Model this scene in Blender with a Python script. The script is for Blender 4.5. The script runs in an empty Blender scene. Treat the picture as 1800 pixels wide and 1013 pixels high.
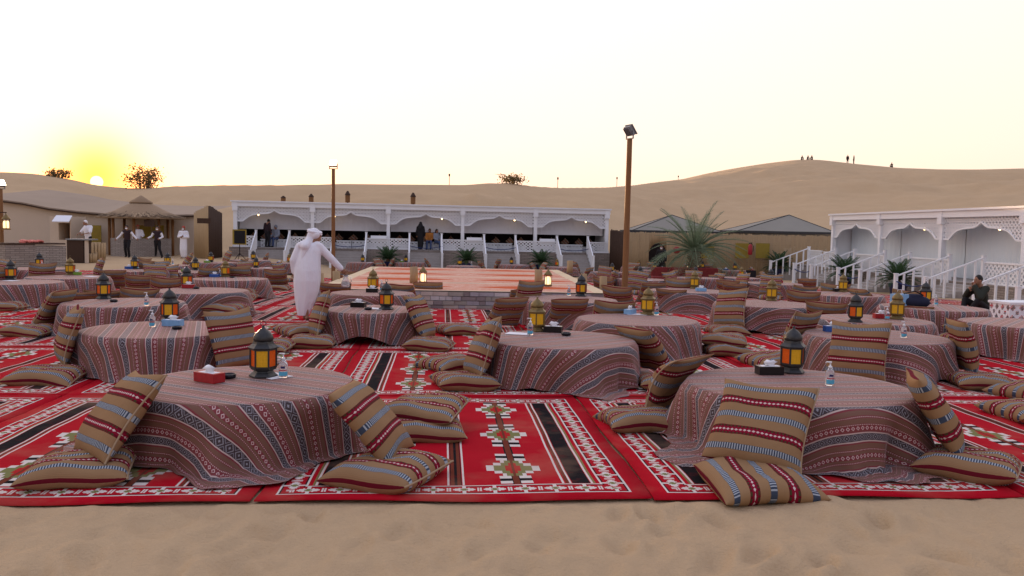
import bpy, bmesh, math, random
import numpy as np
from mathutils import Vector, Matrix, Euler
random.seed(7)
S = bpy.context.scene
COL = S.collection
R_ = math.radians
# ------------------------------------------------------------------ camera
PW, PH, F = 1800.0, 1013.0, 1450.0
CAMZ = 1.75
PITCH = math.atan((506.5 - 405.0) / F)
ROLL = R_(1.15)
CM = Matrix.Rotation(math.pi / 2 - PITCH, 3, 'X') @ Matrix.Rotation(ROLL, 3, 'Z')
cd = bpy.data.cameras.new('camera')
cd.sensor_width = 36.0
cd.lens = 36.0 * F / PW
cd.clip_start = 0.05
cd.clip_end = 3000
cam = bpy.data.objects.new('camera', cd)
COL.objects.link(cam)
cam.location = (0, 0, CAMZ)
cam.rotation_euler = CM.to_euler()
S.camera = cam
# ------------------------------------------------------------------ sky, sun, exposure
SUN_AZ, SUN_EL = R_(-26.7), R_(2.9)          # azimuth from +Y, positive to the right
w = bpy.data.worlds.new('World')
S.world = w
w.use_nodes = True
wn = w.node_tree
wn.nodes.clear()
sky = wn.nodes.new('ShaderNodeTexSky')
sky.sky_type = 'NISHITA'
sky.sun_disc = False
sky.sun_elevation = SUN_EL
sky.sun_rotation = SUN_AZ
sky.air_density = 1.0
sky.dust_density = 2.2
sky.ozone_density = 1.0
sky.dust_density = 2.0
bg = wn.nodes.new('ShaderNodeBackground')
bg.inputs['Strength'].default_value = 0.014
# hazy desert dusk: an even veil, peach at the horizon and pale lavender overhead, added to the clear sky
wtc = wn.nodes.new('ShaderNodeTexCoord')
wsp = wn.nodes.new('ShaderNodeSeparateXYZ')
wrp = wn.nodes.new('ShaderNodeValToRGB')
wrp.color_ramp.elements[0].position = 0.0
wrp.color_ramp.elements[0].color = (1.0, 0.72, 0.55, 1)
wrp.color_ramp.elements[1].position = 1.0
wrp.color_ramp.elements[1].color = (0.72, 0.72, 0.90, 1)
for ps, cl in ((0.10, (1.0, 0.80, 0.67, 1)), (0.30, (0.97, 0.86, 0.80, 1))):
    wrp.color_ramp.elements.new(ps).color = cl
wbg = wn.nodes.new('ShaderNodeBackground')
wbg.inputs['Strength'].default_value = 0.15
wdt_ = wn.nodes.new('ShaderNodeVectorMath')
wdt_.operation = 'DOT_PRODUCT'
wdt_.inputs[1].default_value = (math.sin(SUN_AZ), math.cos(SUN_AZ), 0.0)
wmr = wn.nodes.new('ShaderNodeMapRange')
wmr.inputs[1].default_value = -1.0
wmr.inputs[2].default_value = 1.0
wmr.inputs[3].default_value = 0.135      # veil away from the sun
wmr.inputs[4].default_value = 0.27      # veil towards the sun
wn.links.new(wtc.outputs['Generated'], wdt_.inputs[0])
wn.links.new(wdt_.outputs['Value'], wmr.inputs[0])
wn.links.new(wmr.outputs[0], wbg.inputs['Strength'])
wtn = wn.nodes.new('ShaderNodeMix')
wtn.data_type = 'RGBA'
wtn.blend_type = 'MULTIPLY'
wtn.inputs[0].default_value = 1.0
wtn.inputs[7].default_value = (1.0, 0.68, 0.62, 1)
wad = wn.nodes.new('ShaderNodeAddShader')
wo = wn.nodes.new('ShaderNodeOutputWorld')
wn.links.new(wtc.outputs['Generated'], wsp.inputs[0])
wn.links.new(wsp.outputs[2], wrp.inputs[0])
# cooler away from the sun, a warm aureole close to it
wcl = wn.nodes.new('ShaderNodeMapRange')
wcl.inputs[1].default_value = -1.0
wcl.inputs[2].default_value = 0.6
wcl.inputs[3].default_value = 1.0
wcl.inputs[4].default_value = 0.0
wn.links.new(wdt_.outputs['Value'], wcl.inputs[0])
wcm = wn.nodes.new('ShaderNodeMix')
wcm.data_type = 'RGBA'
wcm.blend_type = 'MULTIPLY'
wcm.inputs[7].default_value = (0.82, 0.94, 1.22, 1)
wn.links.new(wcl.outputs[0], wcm.inputs[0])
wn.links.new(wrp.outputs[0], wcm.inputs[6])
wd3 = wn.nodes.new('ShaderNodeVectorMath')
wd3.operation = 'DOT_PRODUCT'
wd3.inputs[1].default_value = (math.sin(SUN_AZ) * math.cos(SUN_EL), math.cos(SUN_AZ) * math.cos(SUN_EL), math.sin(SUN_EL))
wn.links.new(wtc.outputs['Generated'], wd3.inputs[0])
wpw = wn.nodes.new('ShaderNodeMath')
wpw.operation = 'POWER'
wpw.inputs[1].default_value = 1000.0
wmx = wn.nodes.new('ShaderNodeMath')
wmx.operation = 'MAXIMUM'
wmx.inputs[1].default_value = 0.0
wn.links.new(wd3.outputs['Value'], wmx.inputs[0])
wn.links.new(wmx.outputs[0], wpw.inputs[0])
wau = wn.nodes.new('ShaderNodeMix')
wau.data_type = 'RGBA'
wau.inputs[7].default_value = (1.0, 0.34, 0.06, 1)
wn.links.new(wpw.outputs[0], wau.inputs[0])
wn.links.new(wcm.outputs[2], wau.inputs[6])
wn.links.new(wau.outputs[2], wbg.inputs[0])
wn.links.new(sky.outputs[0], wtn.inputs[6])
wn.links.new(wtn.outputs[2], bg.inputs[0])
wn.links.new(bg.outputs[0], wad.inputs[0])
wn.links.new(wbg.outputs[0], wad.inputs[1])
wn.links.new(wad.outputs[0], wo.inputs[0])
sl = bpy.data.lights.new('sun', 'SUN')
sl.energy = 2.0
sl.angle = R_(0.53)
sl.color = (1.0, 0.62, 0.32)
so = bpy.data.objects.new('sun', sl)
COL.objects.link(so)
sd = Vector((math.sin(SUN_AZ) * math.cos(SUN_EL), math.cos(SUN_AZ) * math.cos(SUN_EL), math.sin(SUN_EL)))
so.rotation_euler = sd.to_track_quat('Z', 'Y').to_euler()
so.location = sd * 200
S.view_settings.view_transform = 'Standard'
S.view_settings.look = 'None'
S.view_settings.exposure = 2.25
S.view_settings.gamma = 1.0
S.view_settings.use_curve_mapping = False
S.cycles.max_bounces = 6
S.cycles.transparent_max_bounces = 12
S.cycles.use_denoising = True


# ------------------------------------------------------------------ ground height and pixel helpers
def sstep(a, b, x):
    t = np.clip((x - a) / (b - a), 0, 1)
    return t * t * (3 - 2 * t)


def gz(x, y):
    """ground height of the camp: level near the camera, falling gently towards the far side"""
    side = 0.12 + 0.88 * sstep(-15.0, -9.0, x)
    return -0.65 * sstep(15.0, 42.0, y) * side


def ray(px, py):
    return CM @ Vector(((px - PW / 2) / F, -(py - PH / 2) / F, -1.0))


def G(px, py, h=0.0):
    d = ray(px, py)
    z = h
    p = Vector((0, 0, 0))
    for _ in range(40):
        t = (z - CAMZ) / d.z if d.z < -1e-4 else 60.0
        t = min(t, 70.0)
        p = Vector((0, 0, CAMZ)) + d * t
        z = 0.5 * z + 0.5 * (float(gz(p.x, p.y)) + h)
    return p


def P(px, py, Y):
    d = ray(px, py)
    return Vector((0, 0, CAMZ)) + d * (Y / d.y)


def PR(px, py, rng):
    d = ray(px, py)
    return Vector((0, 0, CAMZ)) + d * (rng / math.hypot(d.x, d.y))


# ------------------------------------------------------------------ mesh helpers
class MB:
    def __init__(s):
        s.v, s.f, s.m, s.uv = [], [], [], None

    def add(s, vs, fs, mi=0):
        o = len(s.v)
        s.v += [tuple(p) for p in vs]
        s.f += [tuple(i + o for i in f) for f in fs]
        s.m += [mi] * len(fs)
        return s

    def box(s, x0, x1, y0, y1, z0, z1, mi=0, M=None):
        vs = [Vector(p) for p in ((x0, y0, z0), (x1, y0, z0), (x1, y1, z0), (x0, y1, z0), (x0, y0, z1), (x1, y0, z1), (x1, y1, z1), (x0, y1, z1))]
        if M is not None:
            vs = [M @ p for p in vs]
        return s.add(vs, [(0, 3, 2, 1), (4, 5, 6, 7), (0, 1, 5, 4), (1, 2, 6, 5), (2, 3, 7, 6), (3, 0, 4, 7)], mi)

    def bar(s, a, b, wx, wy=None, mi=0, up=Vector((0, 0, 1))):
        """box beam from a to b, section wx by wy"""
        a, b = Vector(a), Vector(b)
        wy = wy or wx
        d = (b - a).normalized()
        if abs(d.dot(up)) > 0.98:
            up = Vector((0, 1, 0))
        x = d.cross(up).normalized()
        y = x.cross(d).normalized()
        vs = []
        for c in (a, b):
            for sx, sy in ((-1, -1), (1, -1), (1, 1), (-1, 1)):
                vs.append(c + x * sx * wx / 2 + y * sy * wy / 2)
        return s.add(vs, [(0, 1, 2, 3), (7, 6, 5, 4), (0, 4, 5, 1), (1, 5, 6, 2), (2, 6, 7, 3), (3, 7, 4, 0)], mi)

    def tube(s, pts, rad, n=8, mi=0, cap=True):
        pts = [Vector(p) for p in pts]
        if not hasattr(rad, '__len__'):
            rad = [rad] * len(pts)
        vs, fs = [], []
        for i, p in enumerate(pts):
            d = (pts[min(i + 1, len(pts) - 1)] - pts[max(i - 1, 0)])
            d = d.normalized() if d.length > 1e-9 else Vector((0, 0, 1))
            up = Vector((0, 0, 1)) if abs(d.z) < 0.95 else Vector((1, 0, 0))
            x = d.cross(up).normalized()
            y = x.cross(d)
            for k in range(n):
                a = 2 * math.pi * k / n
                vs.append(p + (x * math.cos(a) + y * math.sin(a)) * rad[i])
        for i in range(len(pts) - 1):
            for k in range(n):
                k2 = (k + 1) % n
                fs.append((i * n + k, i * n + k2, (i + 1) * n + k2, (i + 1) * n + k))
        if cap:
            fs.append(tuple(range(n))[::-1])
            fs.append(tuple((len(pts) - 1) * n + k for k in range(n)))
        return s.add(vs, fs, mi)

    def lathe(s, prof, n=16, mi=0, M=None, phase=0.0, cap=True):
        vs, fs = [], []
        for r, z in prof:
            for k in range(n):
                a = 2 * math.pi * k / n + phase
                vs.append(Vector((r * math.cos(a), r * math.sin(a), z)))
        for i in range(len(prof) - 1):
            for k in range(n):
                k2 = (k + 1) % n
                fs.append((i * n + k, i * n + k2, (i + 1) * n + k2, (i + 1) * n + k))
        if cap:
            fs.append(tuple(range(n))[::-1])
            fs.append(tuple((len(prof) - 1) * n + k for k in range(n)))
        if M is not None:
            vs = [M @ p for p in vs]
        return s.add(vs, fs, mi)

    def mesh(s, name, mats, smooth=False):
        me = bpy.data.meshes.new(name)
        me.from_pydata(s.v, [], s.f)
        for m in (mats if isinstance(mats, (list, tuple)) else [mats]):
            me.materials.append(m)
        if len(set(s.m)) > 1:
            me.polygons.foreach_set('material_index', s.m)
        if smooth:
            me.polygons.foreach_set('use_smooth', [True] * len(s.f))
        if s.uv is not None:
            ul = me.uv_layers.new(name='UVMap')
            li = np.empty(len(me.loops), dtype=np.int32)
            me.loops.foreach_get('vertex_index', li)
            ul.data.foreach_set('uv', np.asarray(s.uv, dtype=np.float32)[li].ravel())
        me.update()
        return me

    def build(s, name, mats, parent=None, smooth=False):
        return link(name, s.mesh(name, mats, smooth), parent)


def link(name, me, parent=None):
    o = bpy.data.objects.new(name, me)
    COL.objects.link(o)
    if parent is not None:
        o.parent = parent
    return o


def tag(o, label, cat, group=None, kind=None):
    if label:
        o['label'] = label
    if cat:
        o['category'] = cat
    if group:
        o['group'] = group
    if kind:
        o['kind'] = kind
    return o


def structure(o):
    o['kind'] = 'structure'
    return o


def empty(name, loc=(0, 0, 0), rz=0.0):
    o = bpy.data.objects.new(name, None)
    COL.objects.link(o)
    o.location = loc
    o.rotation_euler = (0, 0, rz)
    o.empty_display_size = 0.1
    return o


def copy_tree(o, parent=None):
    c = o.copy()
    COL.objects.link(c)
    c.parent = parent
    for ch in list(o.children):
        copy_tree(ch, c)
    return c


def drop_tree(o):
    for ch in list(o.children):
        drop_tree(ch)
    bpy.data.objects.remove(o)


# ------------------------------------------------------------------ material helpers: arithmetic on sockets
class E:
    def __init__(s, nt, k):
        s.nt, s.k = nt, k

    def op(s, o, *args):
        n = s.nt.nodes.new('ShaderNodeMath')
        n.operation = o
        for i, a in enumerate((s,) + args):
            a = a.k if isinstance(a, E) else a
            if isinstance(a, (int, float)):
                n.inputs[i].default_value = a
            else:
                s.nt.links.new(a, n.inputs[i])
        return E(s.nt, n.outputs[0])

    def __add__(s, o): return s.op('ADD', o)
    def __sub__(s, o): return s.op('SUBTRACT', o)
    def __mul__(s, o): return s.op('MULTIPLY', o)
    def __truediv__(s, o): return s.op('DIVIDE', o)
    def __rsub__(s, o): return E(s.nt, o).op('SUBTRACT', s)
    def lt(s, o): return s.op('LESS_THAN', o)
    def gt(s, o): return s.op('GREATER_THAN', o)
    def abs(s): return s.op('ABSOLUTE')
    def floor(s): return s.op('FLOOR')
    def fr(s): return s.op('FRACT')
    def mn(s, o): return s.op('MINIMUM', o)
    def mx(s, o): return s.op('MAXIMUM', o)
    def near(s, c, hw): return (s - c).abs().lt(hw)


class Mat:
    def __init__(s, name, rough=0.8, spec=0.3):
        s.m = bpy.data.materials.new(name)
        s.m.use_nodes = True
        s.nt = s.m.node_tree
        s.b = s.nt.nodes['Principled BSDF']
        s.out = s.nt.nodes['Material Output']
        s.b.inputs['Roughness'].default_value = rough
        s.b.inputs['Specular IOR Level'].default_value = spec

    def node(s, t, **kw):
        n = s.nt.nodes.new(t)
        for k, v in kw.items():
            if k in n.inputs:
                n.inputs[k].default_value = v
            else:
                setattr(n, k, v)
        return n

    def uv(s):
        n = s.node('ShaderNodeUVMap')
        sp = s.node('ShaderNodeSeparateXYZ')
        s.nt.links.new(n.outputs[0], sp.inputs[0])
        return E(s.nt, sp.outputs[0]), E(s.nt, sp.outputs[1])

    def coord(s, which='Object'):
        n = s.node('ShaderNodeTexCoord')
        return n.outputs[which]

    def xyz(s, which='Object'):
        sp = s.node('ShaderNodeSeparateXYZ')
        s.nt.links.new(s.coord(which), sp.inputs[0])
        return [E(s.nt, sp.outputs[i]) for i in range(3)]

    def noise(s, scale, detail=3, rough=0.55, vec=None, col=False):
        n = s.node('ShaderNodeTexNoise')
        n.inputs['Scale'].default_value = scale
        n.inputs['Detail'].default_value = detail
        n.inputs['Roughness'].default_value = rough
        s.nt.links.new(vec if vec is not None else s.coord(), n.inputs['Vector'])
        return n.outputs[1 if col else 0] if col else E(s.nt, n.outputs[0])

    def col(s, c):
        n = s.node('ShaderNodeRGB')
        n.outputs[0].default_value = (*c, 1)
        return n.outputs[0]

    def mix(s, f, a, b, blend='MIX'):
        n = s.nt.nodes.new('ShaderNodeMix')
        n.data_type = 'RGBA'
        n.blend_type = blend
        for i, v in ((0, f), (6, a), (7, b)):
            v = v.k if isinstance(v, E) else v
            if isinstance(v, (int, float)):
                n.inputs[i].default_value = v
            elif isinstance(v, tuple):
                n.inputs[i].default_value = (*v, 1)
            else:
                s.nt.links.new(v, n.inputs[i])
        return n.outputs[2]

    def base(s, c):
        if isinstance(c, tuple):
            s.b.inputs['Base Color'].default_value = (*c, 1)
        else:
            s.nt.links.new(c, s.b.inputs['Base Color'])
        return s

    def bump(s, h, strength=0.3, dist=0.01):
        n = s.node('ShaderNodeBump')
        n.inputs['Strength'].default_value = strength
        n.inputs['Distance'].default_value = dist
        s.nt.links.new(h.k if isinstance(h, E) else h, n.inputs['Height'])
        s.nt.links.new(n.outputs[0], s.b.inputs['Normal'])
        return s


def plain(name, c, rough=0.7, var=0.12, scale=6.0, metal=0.0, spec=0.3, bump=0.0):
    m = Mat(name, rough, spec)
    n = m.noise(scale, 4)
    dark = tuple(v * (1 - var) for v in c)
    light = tuple(min(1, v * (1 + var)) for v in c)
    m.base(m.mix(n, dark, light))
    m.b.inputs['Metallic'].default_value = metal
    if bump:
        m.bump(n, bump, 0.02)
    return m.m


M = {}


def mat_sand():
    m = Mat('sand', 0.95, 0.1)
    big = m.noise(0.6, 4)
    fine = m.noise(160, 2)
    mid = m.noise(7, 4)
    c = m.mix(big, (0.45, 0.31, 0.175), (0.56, 0.405, 0.24))
    c = m.mix(mid * 0.35, c, (0.34, 0.23, 0.135))
    c = m.mix(fine * 0.25, c, (0.58, 0.44, 0.29))
    m.base(c)
    # wind ripples and grain as fine relief
    wv = m.node('ShaderNodeTexWave')
    wv.inputs['Scale'].default_value = 1.6
    wv.inputs['Distortion'].default_value = 9.0
    wv.inputs['Detail'].default_value = 3
    wv.inputs['Detail Scale'].default_value = 1.2
    m.nt.links.new(m.coord(), wv.inputs['Vector'])
    h = E(m.nt, wv.outputs[1]) * 0.25 + m.noise(9, 6) * 0.9 + m.noise(55, 3) * 0.45 + m.noise(190, 2) * 0.15
    m.bump(h, 0.8, 0.03)
    return m.m


def mat_rug():
    """flat-woven red rug: u across (0..2.56), v along (0..3.26), metres"""
    m = Mat('rug_weave', 0.95, 0.05)
    u, v = m.uv()
    RW, RL = 2.56, 3.26
    a = (u - RW / 2).abs()                # distance from the long centre line
    e_u = RW / 2 - a                      # distance from the side edges
    e_v = (v - RL / 2).abs() * -1.0 + RL / 2
    info = m.node('ShaderNodeObjectInfo')
    rnd = E(m.nt, info.outputs['Random'])
    red = m.mix(m.noise(3.0, 4), (0.37, 0.004, 0.012), (0.49, 0.008, 0.020))
    red = m.mix(rnd * 0.25, red, (0.40, 0.004, 0.02))
    white, black, brown, green = (0.66, 0.60, 0.54), (0.012, 0.010, 0.012), (0.16, 0.035, 0.02), (0.19, 0.19, 0.07)
    c = red
    # lengthwise stripes of the inner field
    inner = e_v.gt(0.30) * e_u.gt(0.30)

    def stripe(col, ctr, hw, c):
        return m.mix(a.near(ctr, hw) * inner, c, col)
    c = stripe(black, 0.86, 0.062, c)
    c = stripe(white, 0.935, 0.008, c)
    c = stripe(green, 0.952, 0.007, c)
    c = stripe(white, 0.785, 0.007, c)
    c = stripe(brown, 0.765, 0.012, c)
    c = stripe(white, 0.735, 0.008, c)
    c = stripe(black, 0.0, 0.040, c)
    c = stripe(white, 0.052, 0.007, c)
    c = stripe(brown, 0.022, 0.012, c)
    # diamond columns on a thin dark line
    c = stripe(black, 0.42, 0.034, c)
    c = stripe(brown, 0.42, 0.022, c)
    c = stripe((0.45, 0.2, 0.12), 0.42, 0.006, c)
    q = 0.028
    du = ((a - 0.42).abs() / q).floor()
    dv = ((((v - 0.20) / 0.98).fr() - 0.5).abs() * 0.98 / 0.062).floor()
    ear = du.gt(0.5) * du.lt(3.5) * inner
    dia = (du + dv * 2.0).lt(6.6) * dv.lt(2.5) * inner
    c = m.mix(ear * (dv.near(3.0, 0.4) + dv.near(5.0, 0.4)), c, white)
    c = m.mix(ear * dv.near(4.0, 0.4), c, black)
    c = m.mix(dia, c, white)
    c = m.mix((du + dv * 1.4).lt(4.1) * dv.lt(2.5) * inner, c, green)
    c = m.mix((du + dv * 1.4).lt(1.8) * inner, c, (0.42, 0.02, 0.02))
    c = m.mix(a.near(0.42, 0.010) * inner, c, brown)
    # border band with flowers, white and black outlines
    em = e_u.mn(e_v)
    along = m.nt.nodes.new('ShaderNodeMix')
    along.data_type = 'FLOAT'
    m.nt.links.new((e_u.lt(e_v)).k, along.inputs[0])
    m.nt.links.new(u.k, along.inputs[2])
    m.nt.links.new(v.k, along.inputs[3])
    al = E(m.nt, along.outputs[0])
    band = em.gt(0.12) * em.lt(0.285)
    c = m.mix(band, c, (0.40, 0.008, 0.018))
    c = m.mix(em.near(0.12, 0.007), c, white)
    c = m.mix(em.near(0.132, 0.005), c, black)
    c = m.mix(em.near(0.285, 0.007), c, white)
    c = m.mix(em.near(0.272, 0.005), c, black)
    p = 0.0125
    fu = (((al / 0.205).fr() - 0.5).abs() * 0.205 / p).floor()
    fv = ((em - 0.2025).abs() / p).floor()
    fl = (fu + fv).lt(5.2) * ((fu - fv).abs().lt(0.8) + fu.lt(0.9) + fv.lt(1.2)).gt(0.5)
    c = m.mix(fl * band, c, white)
    c = m.mix(((fu + fv).lt(1.6)) * band, c, green)
    c = m.mix((fu.near(7.0, 0.7) * fv.lt(3.0)) * band, c, white)
    # wear, dust
    c = m.mix((m.noise(1.3, 6) - 0.50).mx(0.0) * 1.3, c, (0.40, 0.24, 0.15))
    c = m.mix((m.noise(9, 4) - 0.55).mx(0.0) * 1.0, c, (0.30, 0.01, 0.02))
    m.base(c)
    m.bump(m.noise(220, 2) * 0.4 + m.noise(5, 3), 0.35, 0.012)
    return m.m


def mat_cloth():
    """striped tablecloth: stripes run along v, u across, metres"""
    m = Mat('tablecloth_weave', 0.7, 0.35)
    u, v = m.uv()
    per = 0.50
    p = (u / per).fr() * per
    tan, mar, navy, white = (0.120, 0.046, 0.024), (0.17, 0.003, 0.014), (0.007, 0.007, 0.013), (0.52, 0.40, 0.36)
    c = m.mix(m.noise(2.5, 3), tan, (0.165, 0.068, 0.037))

    def st(c, ctr, hw, col, extra=None):
        k = p.near(ctr, hw)
        if extra is not None:
            k = k * extra
        return m.mix(k, c, col)
    dots = (v / 0.016).fr().lt(0.5)
    for ctr in (0.030, 0.215, 0.300, 0.480):      # fine dotted lines
        c = st(c, ctr, 0.007, mar)
        c = st(c, ctr, 0.003, white, dots)
    # wide navy band with hexagon outline and white rails
    for ctr, hw in ((0.12, 0.036), (0.39, 0.026)):
        c = st(c, ctr, hw + 0.020, mar)
        c = st(c, ctr, hw + 0.009, white)
        c = st(c, ctr, hw, navy)
        d = (p - ctr).abs() / hw
        z = ((v / (hw * 2.6)).fr() - 0.5).abs() * 2.0
        s = d * 0.75 + z
        c = m.mix(((s.near(0.75, 0.10)) + s.lt(0.22)).gt(0.5) * d.lt(0.9), c, (0.24, 0.24, 0.27))
        c = m.mix(s.near(1.22, 0.08) * d.lt(0.9), c, (0.17, 0.17, 0.20))
    # maroon chain bands
    for ctr in (0.255, 0.455):
        hw = 0.017
        c = st(c, ctr, hw, mar)
        d = (p - ctr).abs() / hw
        z = ((v / 0.042).fr() - 0.5).abs() * 2.0
        c = m.mix((d * 0.8 + z).near(0.6, 0.16) * d.lt(0.8), c, (0.62, 0.46, 0.44))
    # warp threads
    c = m.mix(((u / 0.009).fr().lt(0.3)) * 0.28, c, (0.20, 0.07, 0.05))
    c = m.mix((m.noise(400, 1)) * 0.08, c, (0.62, 0.45, 0.40))
    m.base(c)
    m.bump((u / 0.009).fr() * 0.3 + m.noise(180, 2), 0.25, 0.006)
    m.b.inputs['Sheen Weight'].default_value = 0.45
    m.b.inputs['Sheen Roughness'].default_value = 0.28
    m.b.inputs['Sheen Tint'].default_value = (1.0, 0.78, 0.76, 1)
    return m.m


def mat_cushion():
    """woven cushion cover: u across, v up the face (both -0.34..0.34)"""
    m = Mat('cushion_weave', 0.92, 0.05)
    u, v = m.uv()
    info = m.node('ShaderNodeObjectInfo')
    rnd = E(m.nt, info.outputs['Random'])
    c = m.mix(m.noise(3, 3), (0.275, 0.160, 0.078), (0.35, 0.215, 0.112))
    c = m.mix(rnd * 0.4, c, (0.26, 0.155, 0.085))
    c = m.mix(((v / 0.008).fr().lt(0.35)) * 0.22, c, (0.17, 0.09, 0.045))
    for ctr in (-0.26, 0.0, 0.26):
        k = v.near(ctr, 0.021)
        h = (u / 0.0175).fr()
        c = m.mix(k, c, (0.05, 0.065, 0.10))
        c = m.mix(k * h.lt(0.46), c, (0.36, 0.39, 0.42))
        c = m.mix(v.near(ctr, 0.024) * k.lt(0.5), c, (0.16, 0.12, 0.09))
    for ctr in (-0.13, 0.13):
        c = m.mix(v.near(ctr, 0.036), c, (0.14, 0.008, 0.020))
        chk = ((u / 0.026).fr().lt(0.5))
        c = m.mix(((v - ctr).abs().near(0.027, 0.006)) * chk, c, (0.06, 0.055, 0.025))
        c = m.mix(v.near(ctr, 0.019), c, (0.24, 0.010, 0.030))
        d = ((u / 0.030).fr() - 0.5).abs() * 0.030 / 0.013 + (v - ctr).abs() / 0.009
        c = m.mix(d.lt(1.0), c, (0.62, 0.50, 0.47))
    edge = v.abs().gt(0.346)
    c = m.mix(edge, c, (0.13, 0.010, 0.020))
    c = m.mix(edge * (u / 0.03).fr().lt(0.5) * v.abs().lt(0.345), c, (0.06, 0.04, 0.025))
    m.base(c)
    m.bump((v / 0.008).fr() * 0.25 + m.noise(40, 3) * 0.6 + m.noise(8, 3) * 2.2, 0.45, 0.008)
    return m.m


def mat_stagerug():
    m = Mat('faded_stage_rug', 0.95, 0.05)
    u, v = m.uv()     # u along the long side (0..6.3), v across (0..2.7)
    sp = m.noise(9, 6, 0.75)
    c = m.mix(sp.gt(0.5), (0.58, 0.22, 0.14), (0.70, 0.44, 0.33))
    c = m.mix(m.noise(70, 3), c, (0.66, 0.36, 0.26))
    x = ((u / 3.15).fr() - 0.5).abs() * 2.0
    lens = (v - 1.35).abs() / 0.62 + x * x
    c = m.mix(lens.lt(0.8), c, m.mix(m.noise(30, 3), (0.52, 0.09, 0.035), (0.60, 0.15, 0.06)))
    c = m.mix(lens.near(0.86, 0.05), c, (0.74, 0.56, 0.44))
    ev = (v - 1.35).abs()
    c = m.mix(ev.gt(1.12), c, (0.72, 0.53, 0.38))
    c = m.mix(ev.near(1.10, 0.03), c, (0.60, 0.22, 0.14))
    c = m.mix(((u - 3.15).abs()).gt(2.85), c, (0.70, 0.55, 0.36))
    m.base(c)
    return m.m


def mat_fret(name, base, hole=0.075):
    """painted board pierced with a star lattice; the holes are open"""
    m = Mat(name, 0.5, 0.4)
    u, v = m.uv()
    m.base(m.mix(m.noise(2, 3), tuple(x * 0.93 for x in base), base))
    a = ((u / hole).fr() - 0.5).abs()
    b = ((v / hole).fr() - 0.5).abs()
    k = ((a + b).lt(0.33)) + (((a - 0.5).abs().mx((b - 0.5).abs())).lt(0.17))
    tr = m.node('ShaderNodeBsdfTransparent')
    mx = m.node('ShaderNodeMixShader')
    m.nt.links.new(k.gt(0.5).k, mx.inputs[0])
    m.nt.links.new(m.b.outputs[0], mx.inputs[1])
    m.nt.links.new(tr.outputs[0], mx.inputs[2])
    m.nt.links.new(mx.outputs[0], m.out.inputs[0])
    return m.m


def mat_stone(name, c1, c2, bw=0.34, bh=0.085):
    m = Mat(name, 0.9, 0.15)
    tc = m.node('ShaderNodeTexCoord')
    geo = m.node('ShaderNodeSeparateXYZ')
    m.nt.links.new(tc.outputs['Object'], geo.inputs[0])
    cb = m.node('ShaderNodeCombineXYZ')
    s = E(m.nt, geo.outputs[0]) + E(m.nt, geo.outputs[1])
    m.nt.links.new(s.k, cb.inputs[0])
    m.nt.links.new(geo.outputs[2], cb.inputs[1])
    b = m.node('ShaderNodeTexBrick')
    b.inputs['Scale'].default_value = 1.0
    b.inputs['Brick Width'].default_value = bw
    b.inputs['Row Height'].default_value = bh
    b.inputs['Mortar Size'].default_value = 0.008
    b.inputs['Bias'].default_value = 0.0
    b.inputs['Color1'].default_value = (*c1, 1)
    b.inputs['Color2'].default_value = (*c2, 1)
    b.inputs['Mortar'].default_value = (0.10, 0.085, 0.075, 1)
    m.nt.links.new(cb.outputs[0], b.inputs['Vector'])
    c = m.mix(m.noise(9, 4) * 0.6, b.outputs[0], (0.30, 0.25, 0.21))
    m.base(c)
    h = E(m.nt, b.outputs[1]) * -1.0 + m.noise(14, 4) * 0.8
    m.bump(h, 0.7, 0.03)
    return m.m


def mat_wood(name, c1, c2, scale=3.0, rough=0.75, axis=2):
    m = Mat(name, rough, 0.25)
    mp = m.node('ShaderNodeMapping')
    sc = [14.0, 14.0, 14.0]
    sc[axis] = 0.8
    mp.inputs['Scale'].default_value = sc
    m.nt.links.new(m.coord(), mp.inputs['Vector'])
    n = m.noise(scale, 5, 0.6, mp.outputs[0])
    m.base(m.mix(n, c1, c2))
    m.bump(n, 0.4, 0.01)
    return m.m


def mat_leaf(name, c1, c2):
    m = Mat(name, 0.55, 0.3)
    m.base(m.mix(m.noise(3.0, 3), c1, c2))
    tl = m.node('ShaderNodeBsdfTranslucent')
    tl.inputs[0].default_value = (*[v * 1.3 for v in c2], 1)
    mx = m.node('ShaderNodeMixShader')
    mx.inputs[0].default_value = 0.3
    m.nt.links.new(m.b.outputs[0], mx.inputs[1])
    m.nt.links.new(tl.outputs[0], mx.inputs[2])
    m.nt.links.new(mx.outputs[0], m.out.inputs[0])
    return m.m


def mat_pane(name, c, glow):
    """hammered coloured lantern glass; its glow stands in for sky light coming through"""
    m = Mat(name, 0.25, 0.5)
    n = m.noise(70, 3)
    col = m.mix(n, tuple(v * 0.6 for v in c), c)
    m.base(col)
    tl = m.node('ShaderNodeBsdfTranslucent')
    m.nt.links.new(col, tl.inputs[0])
    mx = m.node('ShaderNodeMixShader')
    mx.inputs[0].default_value = 0.5
    m.nt.links.new(m.b.outputs[0], mx.inputs[1])
    m.nt.links.new(tl.outputs[0], mx.inputs[2])
    m.nt.links.new(col, m.b.inputs['Emission Color'])
    m.b.inputs['Emission Strength'].default_value = glow  # weak emission put into the glass in place of sky backlight
    m.nt.links.new(mx.outputs[0], m.out.inputs[0])
    return m.m


def mat_clear(name, tint=(0.95, 0.97, 1.0), rough=0.05):
    m = Mat(name, rough, 0.5)
    m.base(tint)
    m.b.inputs['Transmission Weight'].default_value = 0.85
    m.b.inputs['IOR'].default_value = 1.35
    return m.m


def mat_emit(name, c, s):
    m = Mat(name, 0.4)
    m.base(c)
    m.b.inputs['Emission Color'].default_value = (*c, 1)
    m.b.inputs['Emission Strength'].default_value = s
    return m.m


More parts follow.
